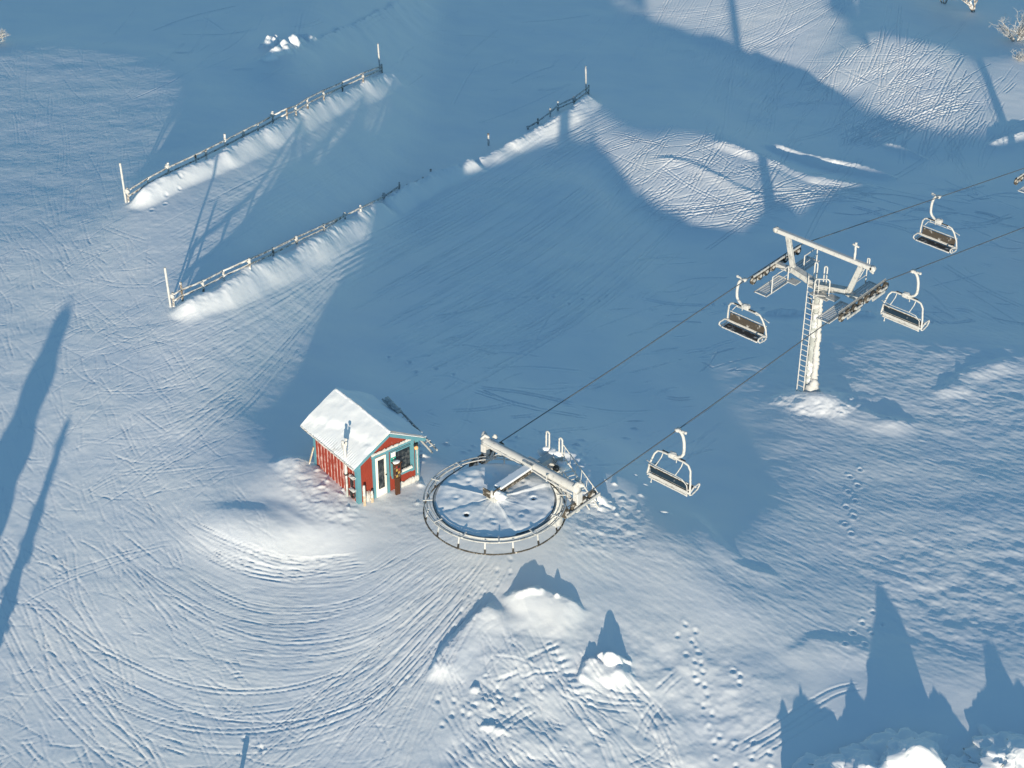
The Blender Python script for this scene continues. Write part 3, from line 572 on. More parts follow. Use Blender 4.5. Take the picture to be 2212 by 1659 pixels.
for sgn in (-1, 1):                                   # corrugated sheets
    nxr, nyr = 12, 150; V = []; Fc = []
    for j in range(nyr + 1):
        y = -OF + (HD + OF + OB) * j / nyr; cz = .013 * math.sin(2 * math.pi * y / .115)
        for i in range(nxr + 1):
            x = HW / 2 + sgn * (HW / 2 + EV) * i / nxr; V.append((x, y, roof_z(x) + cz + .02))
    n_ = len(V); V += [(x, y, z_ - .03) for x, y, z_ in V]; q = nxr + 1
    for j in range(nyr):
        for i in range(nxr): a = j * q + i; Fc.append((a, a + 1, a + 1 + q, a + q)); Fc.append((n_ + a, n_ + a + q, n_ + a + 1 + q, n_ + a + 1))
    for j in range(nyr):
        a = j * q + nxr; Fc.append((a, a + q, n_ + a + q, n_ + a))
    for i in range(nxr):
        Fc.append((i, n_ + i, n_ + i + 1, i + 1)); a = nyr * q + i; Fc.append((a, a + 1, n_ + a + 1, n_ + a))
    rf = MB().add(V, Fc).build('roof', CORR, hut, smooth=True)
    nxr, nyr = 44, 90; V = []; Fc = []                # lying snow, thinning out towards the eaves
    for j in range(nyr + 1):
        for i in range(nxr + 1):
            t = i / nxr; u = j / nyr; x = HW / 2 + sgn * (HW / 2 + EV + .02) * t; y = -OF - .02 + (HD + OF + OB + .04) * u
            k = float(fbm(np.array(x * 1.3), np.array(y * 1.3), 40, 3)); k2 = float(fbm(np.array(x * 4.), np.array(y * 4.), 44, 3))
            if sgn < 0: lim = .56 + .40 * u * u + .10 * k + .03 * k2; th = .105 * (1 + .22 * k) * (1 - t * .5) * float(smooth(0, .28, lim - t)) - .02 * float(smooth(0, .3, t - lim)); th += .010
            else: th = .12 * (1 + .5 * k) * (1 - .4 * t)
            if sgn > 0 and t > .9: th *= .6
            V.append((x, y, roof_z(x) + .024 + th + .004 * k2))
    q = nxr + 1
    for j in range(nyr):
        for i in range(nxr): a = j * q + i; Fc.append((a, a + 1, a + 1 + q, a + q))
    MB().add(V, Fc).build('snow_cover', M_SNOW, rf, smooth=True)
b = MB().tube([(HW / 2, -OF - .01, HH + RI + .12), (HW / 2 + .02, .8, HH + RI + .15), (HW / 2, 1.8, HH + RI + .14), (HW / 2, HD + OB, HH + RI + .13)], .07, 8, .25, .12); b.build('ridge_snow', M_SNOW, hut, True)
for sgn in (-1, 1):
    for y in (-OF + .03, HD + OB - .03):
        b = MB().beam((HW / 2, y, HH + RI - .045), (HW / 2 + sgn * (HW / 2 + EV - .01), y, HH + RI - .045 - SL * (HW / 2 + EV - .01)), .035, .13); b.build('barge_board', TEAL, hut)
    b = MB().beam((HW / 2 + sgn * (HW / 2 + EV - .015), -OF + .06, roof_z(-EV) - .055), (HW / 2 + sgn * (HW / 2 + EV - .015), HD + OB - .06, roof_z(-EV) - .055), .03, .09); b.build('fascia_board', TEAL if sgn > 0 else WOODG, hut)
# icicled rime along the eave
b = MB()
b.tube([(-EV - .01, -OF, roof_z(-EV)), (-EV - .01, HD + OB, roof_z(-EV))], .028, 7, .5, .05)
b.build('eave_rime', RIME, hut)
# door
door = MB().box((1.06, -.035, .93), (.50, .05, 1.86)).build('door', CREAM, hut, bev=.006)
MB().box((1.055, -.066, 1.05), (.30, .012, 1.36)).build('door_glass', GLASS, door)
b = MB()
for x in (.895, 1.215): b.box((x, -.072, 1.05), (.022, .02, 1.42))
for z_ in (.35, 1.75): b.box((1.055, -.071, z_), (.30, .02, .022))
b.build('glass_bead', CREAM, door)
MB().cyl((1.27, -.06, .93), (1.27, -.12, .93), .022).build('handle', TAN, door)
MB().box((1.06, -.035, -.1), (.55, .10, .14)).build('door_step', CREAM, door)
b = MB(); 
for x, z0, z1 in ((.745, -.3, 1.90), (1.385, -.3, 1.90)): b.box((x, -.03, (z0 + z1) / 2), (.13, .055, z1 - z0))
b.box((1.66, -.034, 1.965), (2.02, .06, .12)); b.build('door_frame', TEAL, hut)
b = MB()
for i in range(64):
    x = .68 + i * 1.98 / 63; h_ = .05 + .045 * abs(float(noise(np.array(i * .37), np.array(2.2), 71))) + random.uniform(0, .03); b.blob((x, -.045, 2.03 + h_ * .35), .05, .3, i, (.7, .8, h_ / .05 * .7), 8, 6)
b.build('lintel_snow', RIME, hut, True)
win = MB().box((2.03, -.02, 1.27), (1.0, .03, 1.16)).build('window', TEAL, hut)
MB().box((2.09, -.042, 1.30), (.76, .012, .94)).build('pane', GLASS, win)
b = MB(); b.box((2.56, -.035, 1.22), (.15, .06, 1.40)); b.box((2.03, -.037, .64), (.93, .062, .15)); b.box((1.58, -.036, 1.22), (.06, .05, 1.0)); b.box((2.09, -.045, 1.79), (.80, .05, .05)); b.box((2.46, -.044, 1.30), (.035, .05, .95)); b.build('frame', TEAL, win)
MB().box((2.07, -.075, .76), (.84, .13, .05)).build('sill', CREAM, win)
b = MB()
for i in range(16): b.blob((1.70 + i * .05, -.10, .815), .055, .35, i, (1, 1, .75), 8, 6)
b.build('sill_snow', RIME, win, True)
MB().box((1.65, -.062, 1.70), (.20, .02, .22)).build('notice', WHITE, win)
sg = MB().box((1.65, -.068, 1.49), (.22, .02, .17)).build('sign', GREEN, win)
MB().box((1.65, -.081, 1.515), (.05, .004, .05)).box((1.65, -.081, 1.455), (.10, .004, .015)).build('sign_symbol', WHITE, sg)
lp = MB().blob((2.70, -.12, 1.60), .085, .05, 1, (1, 1, 1.1)).build('lamp', LAMPO, hut, True)
MB().box((2.70, -.07, 1.73), (.17, .13, .10)).cyl((2.62, -.05, 1.78), (2.58, -.05, 2.0), .012).build('lamp_bracket', BLACK, lp)
b = MB().tube([(2.775, -.06, 1.50), (2.78, -.06, .3)], .022, 6, .3, .1); b.build('downpipe', RIME, hut)
# rime clinging to the foot of the front wall
b = MB()
for i in range(34):
    x = 1.75 + i * 1.06 / 33; h_ = .10 + .09 * abs(float(noise(np.array(i * .61), np.array(7.7), 75))); b.blob((x, -.03, h_ * .35), .06, .35, i, (.7, .7, h_ / .055), 8, 6)
b.build('wall_rime', RIME, hut, True); b = MB()
for i in range(16):
    x = .22 + i * .4 / 15; h_ = random.uniform(.14, .42) if i % 3 else .5; b.blob((x, -.05, h_ * .3), .05, .4, i + 50, (.7, .8, h_ / .08), 8, 6)
b.build('wall_rime', RIME, hut, True)
for i in range(2):                                  # brackets with snow on the frosted side wall
    MB().box((-.10, .20 + i * .03, 1.25 - i * .62), (.16, .30, .05)).blob((-.12, .14, 1.30 - i * .62), .075, .4, i, (1, 1.6, .6)).blob((-.10, .30, 1.29 - i * .62), .06, .4, i + 5, (1, 1.2, .6)).build('shelf_bracket', RIME, hut)
b = MB(); b.ring((0, 0, 0), .16, .03, 24, 6, .1); o = b.build('hose_coil', BLACK, hut); o.rotation_euler = (0, math.pi / 2, 0); o.location = (-.09, .28, .38)
b = MB(); b.box((-.06, .33, .95), (.07, .14, .34)); b.box((-.06, .36, .42), (.07, .06, .5)); b.build('meter_box', BLACK, hut)
HM = Matrix.Translation((F.x, F.y, FZ)) @ Matrix.Rotation(hut_rz, 4, 'Z')
def hut_pt(x, y, z=0): return HM @ Vector((x, y, z))
# sensor mast in front of the frosted wall
mp_ = hut_pt(-.13, .58); ms = thing('sensor_mast', 'rime-covered mast with two small sensors against the frosted side wall of the red hut', 'mast', (mp_.x, mp_.y, FZ - .1), hut_rz)
MB().tube([(0, 0, -.3), (0, 0, 1.35)], .045, 8, .06, .2).build('lower_pole', STEEL, ms, True); MB().tube([(0, 0, 1.3), (0, 0, 2.75)], .062, 9, .18, .07).build('upper_pole', RIME, ms, True)
for s_ in (-1, 1): MB().tube([(0, 0, 2.62), (s_ * .05, -s_ * .03, 2.68), (s_ * .055, -s_ * .04, 2.84)], .05, 8, .2, .05).blob((s_ * .055, -s_ * .04, 2.88 + .05 * s_), .06, .3, 3).build('sensor', RIME, ms, True)
MB().box((0, 0, 1.30), (.14, .14, .06)).build('collar', BLACK, ms); MB().box((0, .05, 2.62), (.17, .14, .22)).build('sensor_box', RIMEM, ms)
# snow shovel shafts / posts at the door corner
for (x, y, h_, nm, lb) in ((.13, -.22, .95, 'snow_stake', 'pale wooden stake crusted with snow beside the corner board left of the hut door'), (.50, -.20, .50, 'snow_stake', 'short snow-capped stake just left of the hut door frame')):
    p = hut_pt(x, y); t = thing(nm, lb, 'stake', (p.x, p.y, FZ - .05), hut_rz)
    MB().box((0, 0, h_ / 2 - .1), (.09, .06, h_ + .2)).build('shaft', PINE, t); MB().tube([(0, 0, h_ * .6), (0, 0, h_), (.01, 0, h_ + .10)], [.06, .045], 8, .3, .05).build('snow_cap', RIME, t, True)
# brochure box on post
p = hut_pt(1.62, -.32); t = thing('leaflet_box', 'brown wooden leaflet box on a post with a snow-capped lid before the hut window', 'leaflet box', (p.x, p.y, FZ), hut_rz)
MB().box((0, 0, .30), (.20, .08, .9)).build('post', WOODB, t); bx_o = MB().box((0, 0, 1.10), (.28, .13, .72)).build('box', WOODB, t, bev=.01)
b = MB()
for x in (-.125, .125): b.box((x, -.078, 1.10), (.03, .03, .72))
b.box((0, -.078, .76), (.22, .03, .04)); b.build('box_frame', WOODB, bx_o)
for i, (x, z_, m_) in enumerate([(-.06, 1.32, REDP), (.05, 1.30, BLACK), (-.05, 1.18, YEL), (.06, 1.17, REDP), (-.06, 1.03, BLACK), (.05, 1.03, YEL), (-.05, .89, YEL), (.06, .88, BRNP)]): MB().box((x, -.072, z_), (.085, .014, .11)).build('leaflet', m_, bx_o)
MB().box((0, 0, 1.485), (.36, .24, .04)).build('lid', WOODB, t); MB().blob((0, 0, 1.51), .15, .15, 2, (1.1, .8, .35)).build('snow_cap', M_SNOW, t, True)
# ladder lying against the far side of the hut
def at_plane_u(px, py, u):
    a_, b_, c_ = ray(px, py); d = Vector((float(a_), float(b_), float(c_))); o_ = Vector((0, 0, CAMH)); Mi = HM.inverted(); o2 = Mi @ o_; d2 = Mi.to_3x3() @ d; return o2 + d2 * ((u - o2.x) / d2.x)
A1 = at_plane_u(934, 971, HW + .30); A2 = at_plane_u(826, 862, HW + .30)
t = thing('wooden_ladder', 'rime-crusted ladder leaning along the shaded back side of the red hut', 'ladder', (F.x, F.y, FZ), hut_rz)
for k in (0, .24): MB().tube([A1 + Vector((k, 0, -.15)), A2 + Vector((k, 0, 0))], .045, 7, .15, .12).build('rail', RIMEM, t, True)
for i in range(12): q0 = A1.lerp(A2, (i + .7) / 12.4); MB().cyl(q0, q0 + Vector((.24, 0, 0)), .02, n=6).build('rung', WOODG, t)
b = MB()
for i in range(9): q0 = A1.lerp(A2, .72 + .03 * i); b.blob(q0 + Vector((.12, 0, .05)), random.uniform(.05, .10), .4, i, (1.4, 1, .8))
b.build('rime_clump', RIME, t, True)
p = hut_pt(-.30, HD + .1); t = tag(MB().beam((0, 0, -.2), (.25, -.1, .75), .09, .04).build('loose_plank', PINE), 'pale loose plank leaning at the rear corner of the red hut', 'plank'); t.location = (p.x, p.y, ground(p.x, p.y)); t.rotation_euler = (0, 0, hut_rz)

# ---------------------------------------------------------------- chairlift: common frame
HDG = R(48.65); HV = Vector((math.cos(HDG), math.sin(HDG), 0)); AV = Vector((math.sin(HDG), -math.cos(HDG), 0)); LRZ = HDG - math.pi / 2
W0 = Vector((-.63, 60.9, 2.6)); GA = 2.29; GD = -.218; TS = 21.1; TE_ = 22.75
# return station
gz = ground(W0.x, W0.y) - W0.z
st = thing('return_station', 'big horizontal snow-filled bullwheel with rimed crossbeam and guard rings beside the red hut', 'lift station', W0, LRZ)
# local: x across (a), y downhill (h), z up, 0 = rope height
V = []; Fc = []; NR, NA = 40, 160
def disc_z(r_, th):
    x, y = r_ * math.cos(th), r_ * math.sin(th); z_ = .075 + .02 * y + .04 * float(fbm(np.array(x * .8), np.array(y * 1.1), 50, 5)) * .75 + .018 * float(fbm(np.array(x * 3.), np.array(y * 3.), 53, 2))
    for k in range(8):
        a = th - (2 * math.pi * k / 8 + .30); d = abs(math.sin(a)) * r_
        if math.cos(a) > 0: z_ += (.008, .02, .03, .004, .02, -.02, .012, .02)[k] * math.exp(-(d / .04) ** 2) + (.01, .05, .0, .03, .05, .02, .0, .04)[k] * (1 if math.sin(a) > 0 else 0) * math.exp(-(d / .5) ** 2) * float(smooth(.2, .9, r_))
    z_ -= .05 * float(smooth(1.95, 2.2, r_)); z_ += .06 * math.exp(-(r_ / .45) ** 2)
    for k in range(8):
        hx_, hy_ = 1.42 * math.cos(2 * math.pi * (k + .5) / 8 + .30), 1.42 * math.sin(2 * math.pi * (k + .5) / 8 + .30); d = math.hypot(x - hx_, y - hy_); z_ += .018 * math.exp(-((d - .15) / .09) ** 2) - (.12 if k in (0, 5) else .02) * math.exp(-(d / .09) ** 4)
    return z_
V.append((0, 0, .15))
for i in range(1, NR + 1):
    for j in range(NA): r_ = 2.20 * i / NR; th = 2 * math.pi * j / NA; V.append((r_ * math.cos(th), r_ * math.sin(th), disc_z(r_, th)))
for j in range(NA): Fc.append((0, 1 + j, 1 + (j + 1) % NA))
for i in range(NR - 1):
    for j in range(NA): a = 1 + i * NA + j; b_ = 1 + i * NA + (j + 1) % NA; Fc.append((a, a + NA, b_ + NA, b_))
wh = MB().ring((0, 0, -.03), 2.245, .04, 120, 8).ring((0, 0, -.10), 2.20, .05, 120, 8).build('bullwheel', RIMEM, st, True)
b = MB()
for k in range(8):
    a = 2 * math.pi * k / 8 + .30; b.beam((0, 0, -.12), (2.2 * math.cos(a), 2.2 * math.sin(a), -.12), .12, .12)
b.build('spoke', RIMEM, wh); MB().add(V, Fc).build('snow_fill', M_SNOW, wh, True)
for k in (0, 5): a = 2 * math.pi * (k + .5) / 8 + .30; MB().cyl((1.42 * math.cos(a), 1.42 * math.sin(a), -.12), (1.42 * math.cos(a), 1.42 * math.sin(a), .045), .085).build('drain_hole', BLACK, wh)
b = MB().cyl((0, 0, -.16), (0, 0, -.13), 2.2, n=64); b.build('wheel_plate', RIMEM, wh)
MB().ring((0, 0, .07), 2.63, .029, 110, 7, .12).build('guard_ring', RIMEM, st, True); MB().ring((0, 0, .09), 2.42, .022, 110, 7, .12).build('guard_ring', RIME, st, True)
MB().ring((0, 0, .03), 2.52, .02, 110, 6, .1).build('guard_ring', STEEL, st, True)
MB().ring((0, 0, -.46), 2.64, .030, 110, 7, .15).build('lower_ring', TAN, st, True)
for k in range(12):
    a = 2 * math.pi * (k + .5) / 12; c, s_ = math.cos(a), math.sin(a)
    MB().beam((2.30 * c, 2.30 * s_, .12), (2.65 * c, 2.65 * s_, .11), .05, .03).build('spacer', RIME, st)
for k in range(16):
    a = 2 * math.pi * (k + .5) / 16; c, s_ = math.cos(a), math.sin(a)
    hg = MB().beam((2.52 * c, 2.52 * s_, .10), (2.60 * c, 2.60 * s_, -.30), .05, .03).build('hanger', RIME, st); MB().beam((2.595 * c, 2.595 * s_, -.27), (2.635 * c, 2.635 * s_, -.47), .075, .03).build('foot_plate', DARKS, hg)
MB().box((0, 0, .22), (.42, .5, .26)).build('hub', RIMEM, st, bev=.02)
hb = MB(); hb.box((-.16, -.28, .40), (.34, .03, .34)); hb.box((.10, -.02, .40), (.03, .4, .3)); hb.build('hub_box', TAN, st)
MB().blob((.05, .0, .34), .25, .3, 4, (1.1, .9, .6)).blob((.25, .02, .28), .25, .3, 5, (1.2, 1, .6)).build('hub_snow', M_SNOW, st, True)
MB().beam((.0, .15, .36), (.05, 2.05, .40), .32, .20).build('arm', TAN, st, bev=.01); V = []; b = MB().beam((.0, .15, .49), (.05, 2.0, .53), .36, .09); b.build('arm_snow', M_SNOW, st, bev=.03)
MB().tube([(-2.35, 2.02, .50), (2.35, 2.02, .50)], .19, 10, .05, .15).build('crossbeam', RIME, st, True)
MB().box((0, 2.02, .52), (.5, .46, .3)).build('bracket', RIMEM, st, bev=.02); MB().box((1.0, 1.85, .50), (.05, .25, .3)).build('bracket', RIMEM, st, bev=.02)
MB().tube([(-2.3, 1.85, .52), (-.6, 1.82, .5), (0, 1.82, .50)], .035, 6, .3, .1).tube([(.1, 1.80, .5), (.9, 1.75, .45), (2.2, 1.8, .35)], .03, 6, .3, .1).build('cable_conduit', RIME, st, True)
for s_ in (-1, 1):
    x = s_ * 2.29
    MB().box((x, 2.02, .12), (.24, .30, .50)).box((x, 2.02, -.30), (.13, .2, .5)).build('end_post', RIME, st, bev=.02)
    MB().beam((x - s_ * .9, 2.02, .38), (x, 2.02, -.45), .10, .12).build('brace', RIME, st)
    MB().beam((x + s_ * .14, 1.25, -.28), (x + s_ * .14, 3.15, -.28), .05, .12).build('rocker', RIMEM, st)
    for k in range(4):
        y = 1.35 + k * .5
        sh = MB().cyl((x - .06, y, -.24), (x + .06, y, -.24), .20, n=20).build('sheave', TAN, st, True); MB().cyl((x - .075, y, -.24), (x + .075, y, -.24), .10, n=12).build('sheave_hub', RIME, sh)
    MB().tube([(x - .1, 1.9, .60), (x, 2.0, .78), (x + .12, 2.1, .66)], .06, 7, .3, .06).blob((x + s_ * .1, 2.1, .72), .12, .4, 7).blob((x - s_ * .25, 2.3, .66), .10, .4, 8).build('rime_crest', RIME, st, True)
MB().tube([(.15, 3.25, gz - .5), (.15, 3.25, .35)], [.36, .30], 14, .03, .4).build('column', RIMEM, st, True); MB().beam((.1, 2.0, .38), (.15, 3.3, .38), .30, .26).build('column_arm', RIME, st)
MB().blob((.2, 3.25, .46), .26, .3, 11, (1.2, 1, .6)).blob((.7, 3.05, .20), .24, .35, 12, (1.1, 1, .8)).blob((-.3, 3.2, .30), .25, .35, 13).build('column_snow', M_SNOW, st, True)
MB().cyl((-.15, 3.0, .18), (-.05, 2.9, .18), .11).cyl((.62, 2.75, .26), (.7, 2.65, .26), .12).build('bolt_flange', TAN, st)
def loop_pts(x, y, z0, h_, w_): return [(x - w_, y, z0)] + [(x - w_ * math.cos(math.pi * i / 8), y, z0 + h_ - w_ + w_ * math.sin(math.pi * i / 8)) for i in range(9)] + [(x + w_, y, z0)]
for x in (-.22, .42): MB().tube(loop_pts(x, 3.25, .4, .85, .075), .035, 7, .2, .07).build('lifting_loop', RIME, st, True)
LA = Vector((.45, 3.05, .55)); gp_ = Vector(ghit(1288, 1096)) - W0; LB = Vector((gp_.dot(AV), gp_.dot(HV), gp_.z)); lad = MB()
for dx in (-.17, .17): lad.tube([LA + Vector((dx * .5, dx, 0)), LB + Vector((dx * .5, dx, -.2))], .032, 7, .25, .08)
lad.tube([LA + Vector((.1, .2, .45)), LB + Vector((.1, .2, .40))], .024, 6, .25, .08)
lad.build('ladder_rail', RIME, st, True)
for i in range(15): q = LA.lerp(LB, (i + .5) / 15); MB().cyl(q + Vector((-.085, -.17, 0)), q + Vector((.085, .17, 0)), .018, n=6).build('rung', RIME, st)
for i in range(7): q = LA.lerp(LB, (i + .3) / 7); MB().cyl(q + Vector((.085, .17, 0)), q + Vector((.1, .2, .43)), .014, n=6).build('rail_post', RIME, st)

# haul rope
def rope_z(s_): return 0.0 if s_ < TE_ else GD * (s_ - TE_)
pts = []
for s_ in [90, 60, 45] + [TE_ + 20, TE_ + 12, TE_ + 6, TE_ + 3, TE_ + 1, TE_, TS + .8, TS, TS - .8, 19.5, 10, 5, 0]: pts.append(W0 + AV * GA + HV * s_ + Vector((0, 0, rope_z(s_) - (.06 * max(0, 1 - abs(s_ - 10) / 9)))))
for i in range(1, 36): a = math.pi * i / 36; pts.append(W0 + AV * GA * math.cos(a) - HV * GA * math.sin(a))
for s_ in [0, 5, 10, 19.5, TS - .8, TS, TS + .8, TE_, TE_ + 1, TE_ + 3, TE_ + 6, TE_ + 12, TE_ + 20, 45, 60, 90]: pts.append(W0 - AV * GA + HV * s_ + Vector((0, 0, rope_z(s_) - (.06 * max(0, 1 - abs(s_ - 10) / 9)))))
tag(MB().tube(pts, .021, 6).build('haul_rope', CABLE, None, True), 'long dark steel rope running round the bullwheel and over the lift towers', 'cable')

# ---------------------------------------------------------------- tower
T0 = W0 + HV * TS
def make_tower(gdz):
    t = thing('lift_tower', 'rimed steel lift tower with ladder, sheave trains and platforms, standing fully in view', 'lift tower', T0, LRZ, 'towers of the chairlift')
    MB().tube([(0, 0, gdz - 1.0), (0, 0, -.40)], [.24, .18], 14, .015, .5).build('column', STEEL, t, True)
    V = []; b = MB()                                 # wind-blown rime fin on the right flank
    pf = [(.20 + .05 * (-.4 - z_) / 5.5 + .03 * random.random(), -.05, z_) for z_ in np.arange(gdz, -.9, .07)]
    b.tube(pf, [.17, .08], 8, .42); b.build('rime_fin', RIME, t, True)
    MB().blob((.30, -.10, gdz + .55), .24, .4, 3, (1, 1, 1.2)).blob((.2, -.1, gdz + .15), .38, .3, 4).build('rime_clump', RIME, t, True); MB().blob((.02, -.15, -1.35), .2, .4, 6, (1.3, 1, .7)).build('rime_clump', RIME, t, True)
    MB().cyl((0, 0, -1.75), (0, 0, -1.70), .25).build('flange', STEEL, t); MB().box((-.12, -.23, -2.05), (.11, .03, .22)).build('number_plate', BLUE, t)
    b = MB()
    for z_ in np.arange(gdz + .9, -2.4, .55): MB().cyl((-.02, -.24, z_), (-.13, -.31, z_), .015, n=6).build('step_bolt', TAN, t)
    for s_ in (-1, 1): MB().beam((0, 0, -.40), (s_ * 1.42, 0, -.10), .34, .26).beam((0, 0, -.62), (s_ * .9, 0, -.28), .2, .2).build('lower_arm', RIMEM, t, bev=.015)
    MB().beam((-2.35, 0, 1.46), (2.55, 0, 1.46), .20, .20).build('gantry_beam', RIME, t, bev=.03)
    for x0, x1 in ((-1.38, -1.78), (1.50, 1.98)): MB().beam((x0, 0, -.12), (x1, 0, 1.38), .22, .17, (0, 1, 0)).build('gantry_leg', RIMEM, t, bev=.015)
    MB().tube([(-2.42, -.1, 1.47), (-2.42, .1, 1.47)], .13, 8, .2, .05).build('beam_rime', RIME, t, True); MB().tube([(2.56, -.1, 1.47), (2.56, .1, 1.47)], .13, 8, .25, .05).tube([(2.5, -.1, 1.4), (2.52, .1, 1.2)], .06, 6, .3, .05).build('beam_rime', RIME, t, True)
    MB().tube([(1.62, 0, 1.5), (1.62, 0, 2.25)], .05, 7, .3, .06).tube([(1.46, 0, 2.24), (1.78, 0, 2.20)], .045, 7, .3, .05).blob((1.62, 0, 2.33), .06, .3).build('antenna', RIME, t, True)
    MB().tube([(2.2, .1, 1.45), (2.2, .1, 1.8), (2.3, .1, 1.8), (2.3, .1, 1.45)], .03, 6, .25, .06).tube([(1.9, .1, .7), (2.15, .1, 1.35)], .02, 6, .2, .1).build('beam_bracket', RIME, t, True)
    for x in (-.22, .28): MB().tube(loop_pts(x, .0, -.15, .82, .07), .032, 7, .2, .07).build('lifting_loop', RIME, t, True)
    for s_ in (-1, 1):
        x = s_ * GA; L = 1.62; tr = MB().beam((x, -L, -.34), (x, L, -.34), .06, .12).build('sheave_frame', RIMEM, t)
        for k in range(8):
            y = -1.68 + k * .48; z_ = -.245 - .01 * (abs(k - 3.5))
            sh = MB().cyl((x - .055, y, z_), (x + .055, y, z_), .195, n=20).build('sheave', TAN if k not in (2, 5) else DARKS, t, True); MB().cyl((x - .075, y, z_), (x + .075, y, z_), .085, n=10).build('sheave_hub', RIMEM, sh)
        b = MB()
        for k in range(4): b.beam((x + s_ * .10, -1.68 + k * .96, -.27), (x + s_ * .10, -1.20 + k * .96, -.27), .04, .10)
        for k in range(2): b.beam((x + s_ * .14, -1.44 + k * 1.92, -.38), (x + s_ * .14, -.48 + k * 1.92, -.38), .05, .12)
        b.beam((x - s_ * .09, -1.8, -.02), (x - s_ * .09, 1.8, -.02), .03, .10); b.build('rocker_beam', RIMEM, t)
        MB().box((x - s_ * .45, 0, -.20), (.8, .22, .20)).build('sheave_mount', RIMEM, t)
        for y0, y1 in ((-2.05, -.25), (.35, 1.95)):
            xx = s_ * 1.62; pl = MB().box((xx, y0, -.55), (.66, .05, .05)).box((xx, y1, -.55), (.66, .05, .05)).box((xx - .31, (y0 + y1) / 2, -.55), (.05, y1 - y0 + .05, .05)).box((xx + .31, (y0 + y1) / 2, -.55), (.05, y1 - y0 + .05, .05)).build('platform', RIME, t, bev=.008)
            g_ = MB()
            for i in range(15): g_.box((xx, y0 + (y1 - y0) * (i + .5) / 15, -.56), (.6, .045, .02))
            for i in range(4): g_.box((xx - .22 + .15 * i, (y0 + y1) / 2, -.575), (.03, y1 - y0, .02))
            g_.build('grating', RIME, pl)
            if not (s_ > 0 and y0 < 0):
                q = xx - s_ * .33; MB().tube([(q, y0 + .35, -.55), (q, y0 + .35, .28), (q, y1 - .25, .30), (q, y1 - .25, -.55)], .030, 7, .25, .08).tube([(q, y0 + .35, -.12), (q, y1 - .25, -.10)], .02, 6, .3, .08).build('handrail', RIME, pl, True)
        MB().box((s_ * 1.02, -.42, -.42), (.46, .42, .04)).build('step_plate', RIMEM, t)
    # ladder on the near left face with top hoops
    for dx in (-.22, .13): MB().tube([(-.12 + dx - .03, -.42, gdz - .3), (-.12 + dx, -.34, .12)], .026, 6, .22, .1).build('ladder_rail', RIME, t, True)
    n_ = int((.1 - gdz) / .27)
    for i in range(n_): z_ = gdz + .1 + i * .27; k = (z_ - gdz) / (.12 - gdz); MB().tube([(-.37 + .03 * k, -.42 + .08 * k, z_), (-.02 + .03 * k, -.42 + .08 * k, z_)], .020, 6, .25, .08).build('rung', RIME, t)
    MB().tube([(.10, -.50, -1.0), (.10, -.50, .05), (.16, -.5, .22), (.72, -.45, .40), (.78, -.4, .3), (.78, -.4, -.60)], .032, 7, .22, .07).tube([(.12, -.5, -.15), (.76, -.42, -.02)], .022, 6, .25, .08).tube([(.12, -.5, -.60), (.76, -.42, -.45)], .026, 6, .25, .08).tube([(.3, -.5, .26), (.3, -.5, -.5)], .022, 6, .2, .1).build('top_guard', RIME, t, True)
    MB().box((.35, -.30, -.62), (.9, .5, .04)).build('landing', RIMEM, t); MB().tube([(-.25, -.30, -.9), (-.05, -.32, -1.5), (-.02, -.3, -1.75)], .03, 6, .1, .1).build('cable_conduit', DARKS, t, True)
    return t
tw = make_tower(ground(T0.x, T0.y) - T0.z)
# next tower down the line, only its near edge in view
best = None
for s_ in np.arange(TE_ + 8, TE_ + 60, .05):
    q = W0 - AV * GA + HV * (s_ - 1.85) + Vector((0, 0, rope_z(s_ - 1.85))); X = project(q.x, q.y, q.z)
    if X[0] >= 2196: best = s_; break
q = W0 + HV * best + Vector((0, 0, rope_z(best)))
tw2 = dup(tw, q, LRZ, 'second lift tower at the right edge, only sheave end and platform corner in view', 'towers of the chairlift')
tw2.rotation_euler = (math.atan(GD) * .9, 0, LRZ) if False else (0, 0, LRZ)

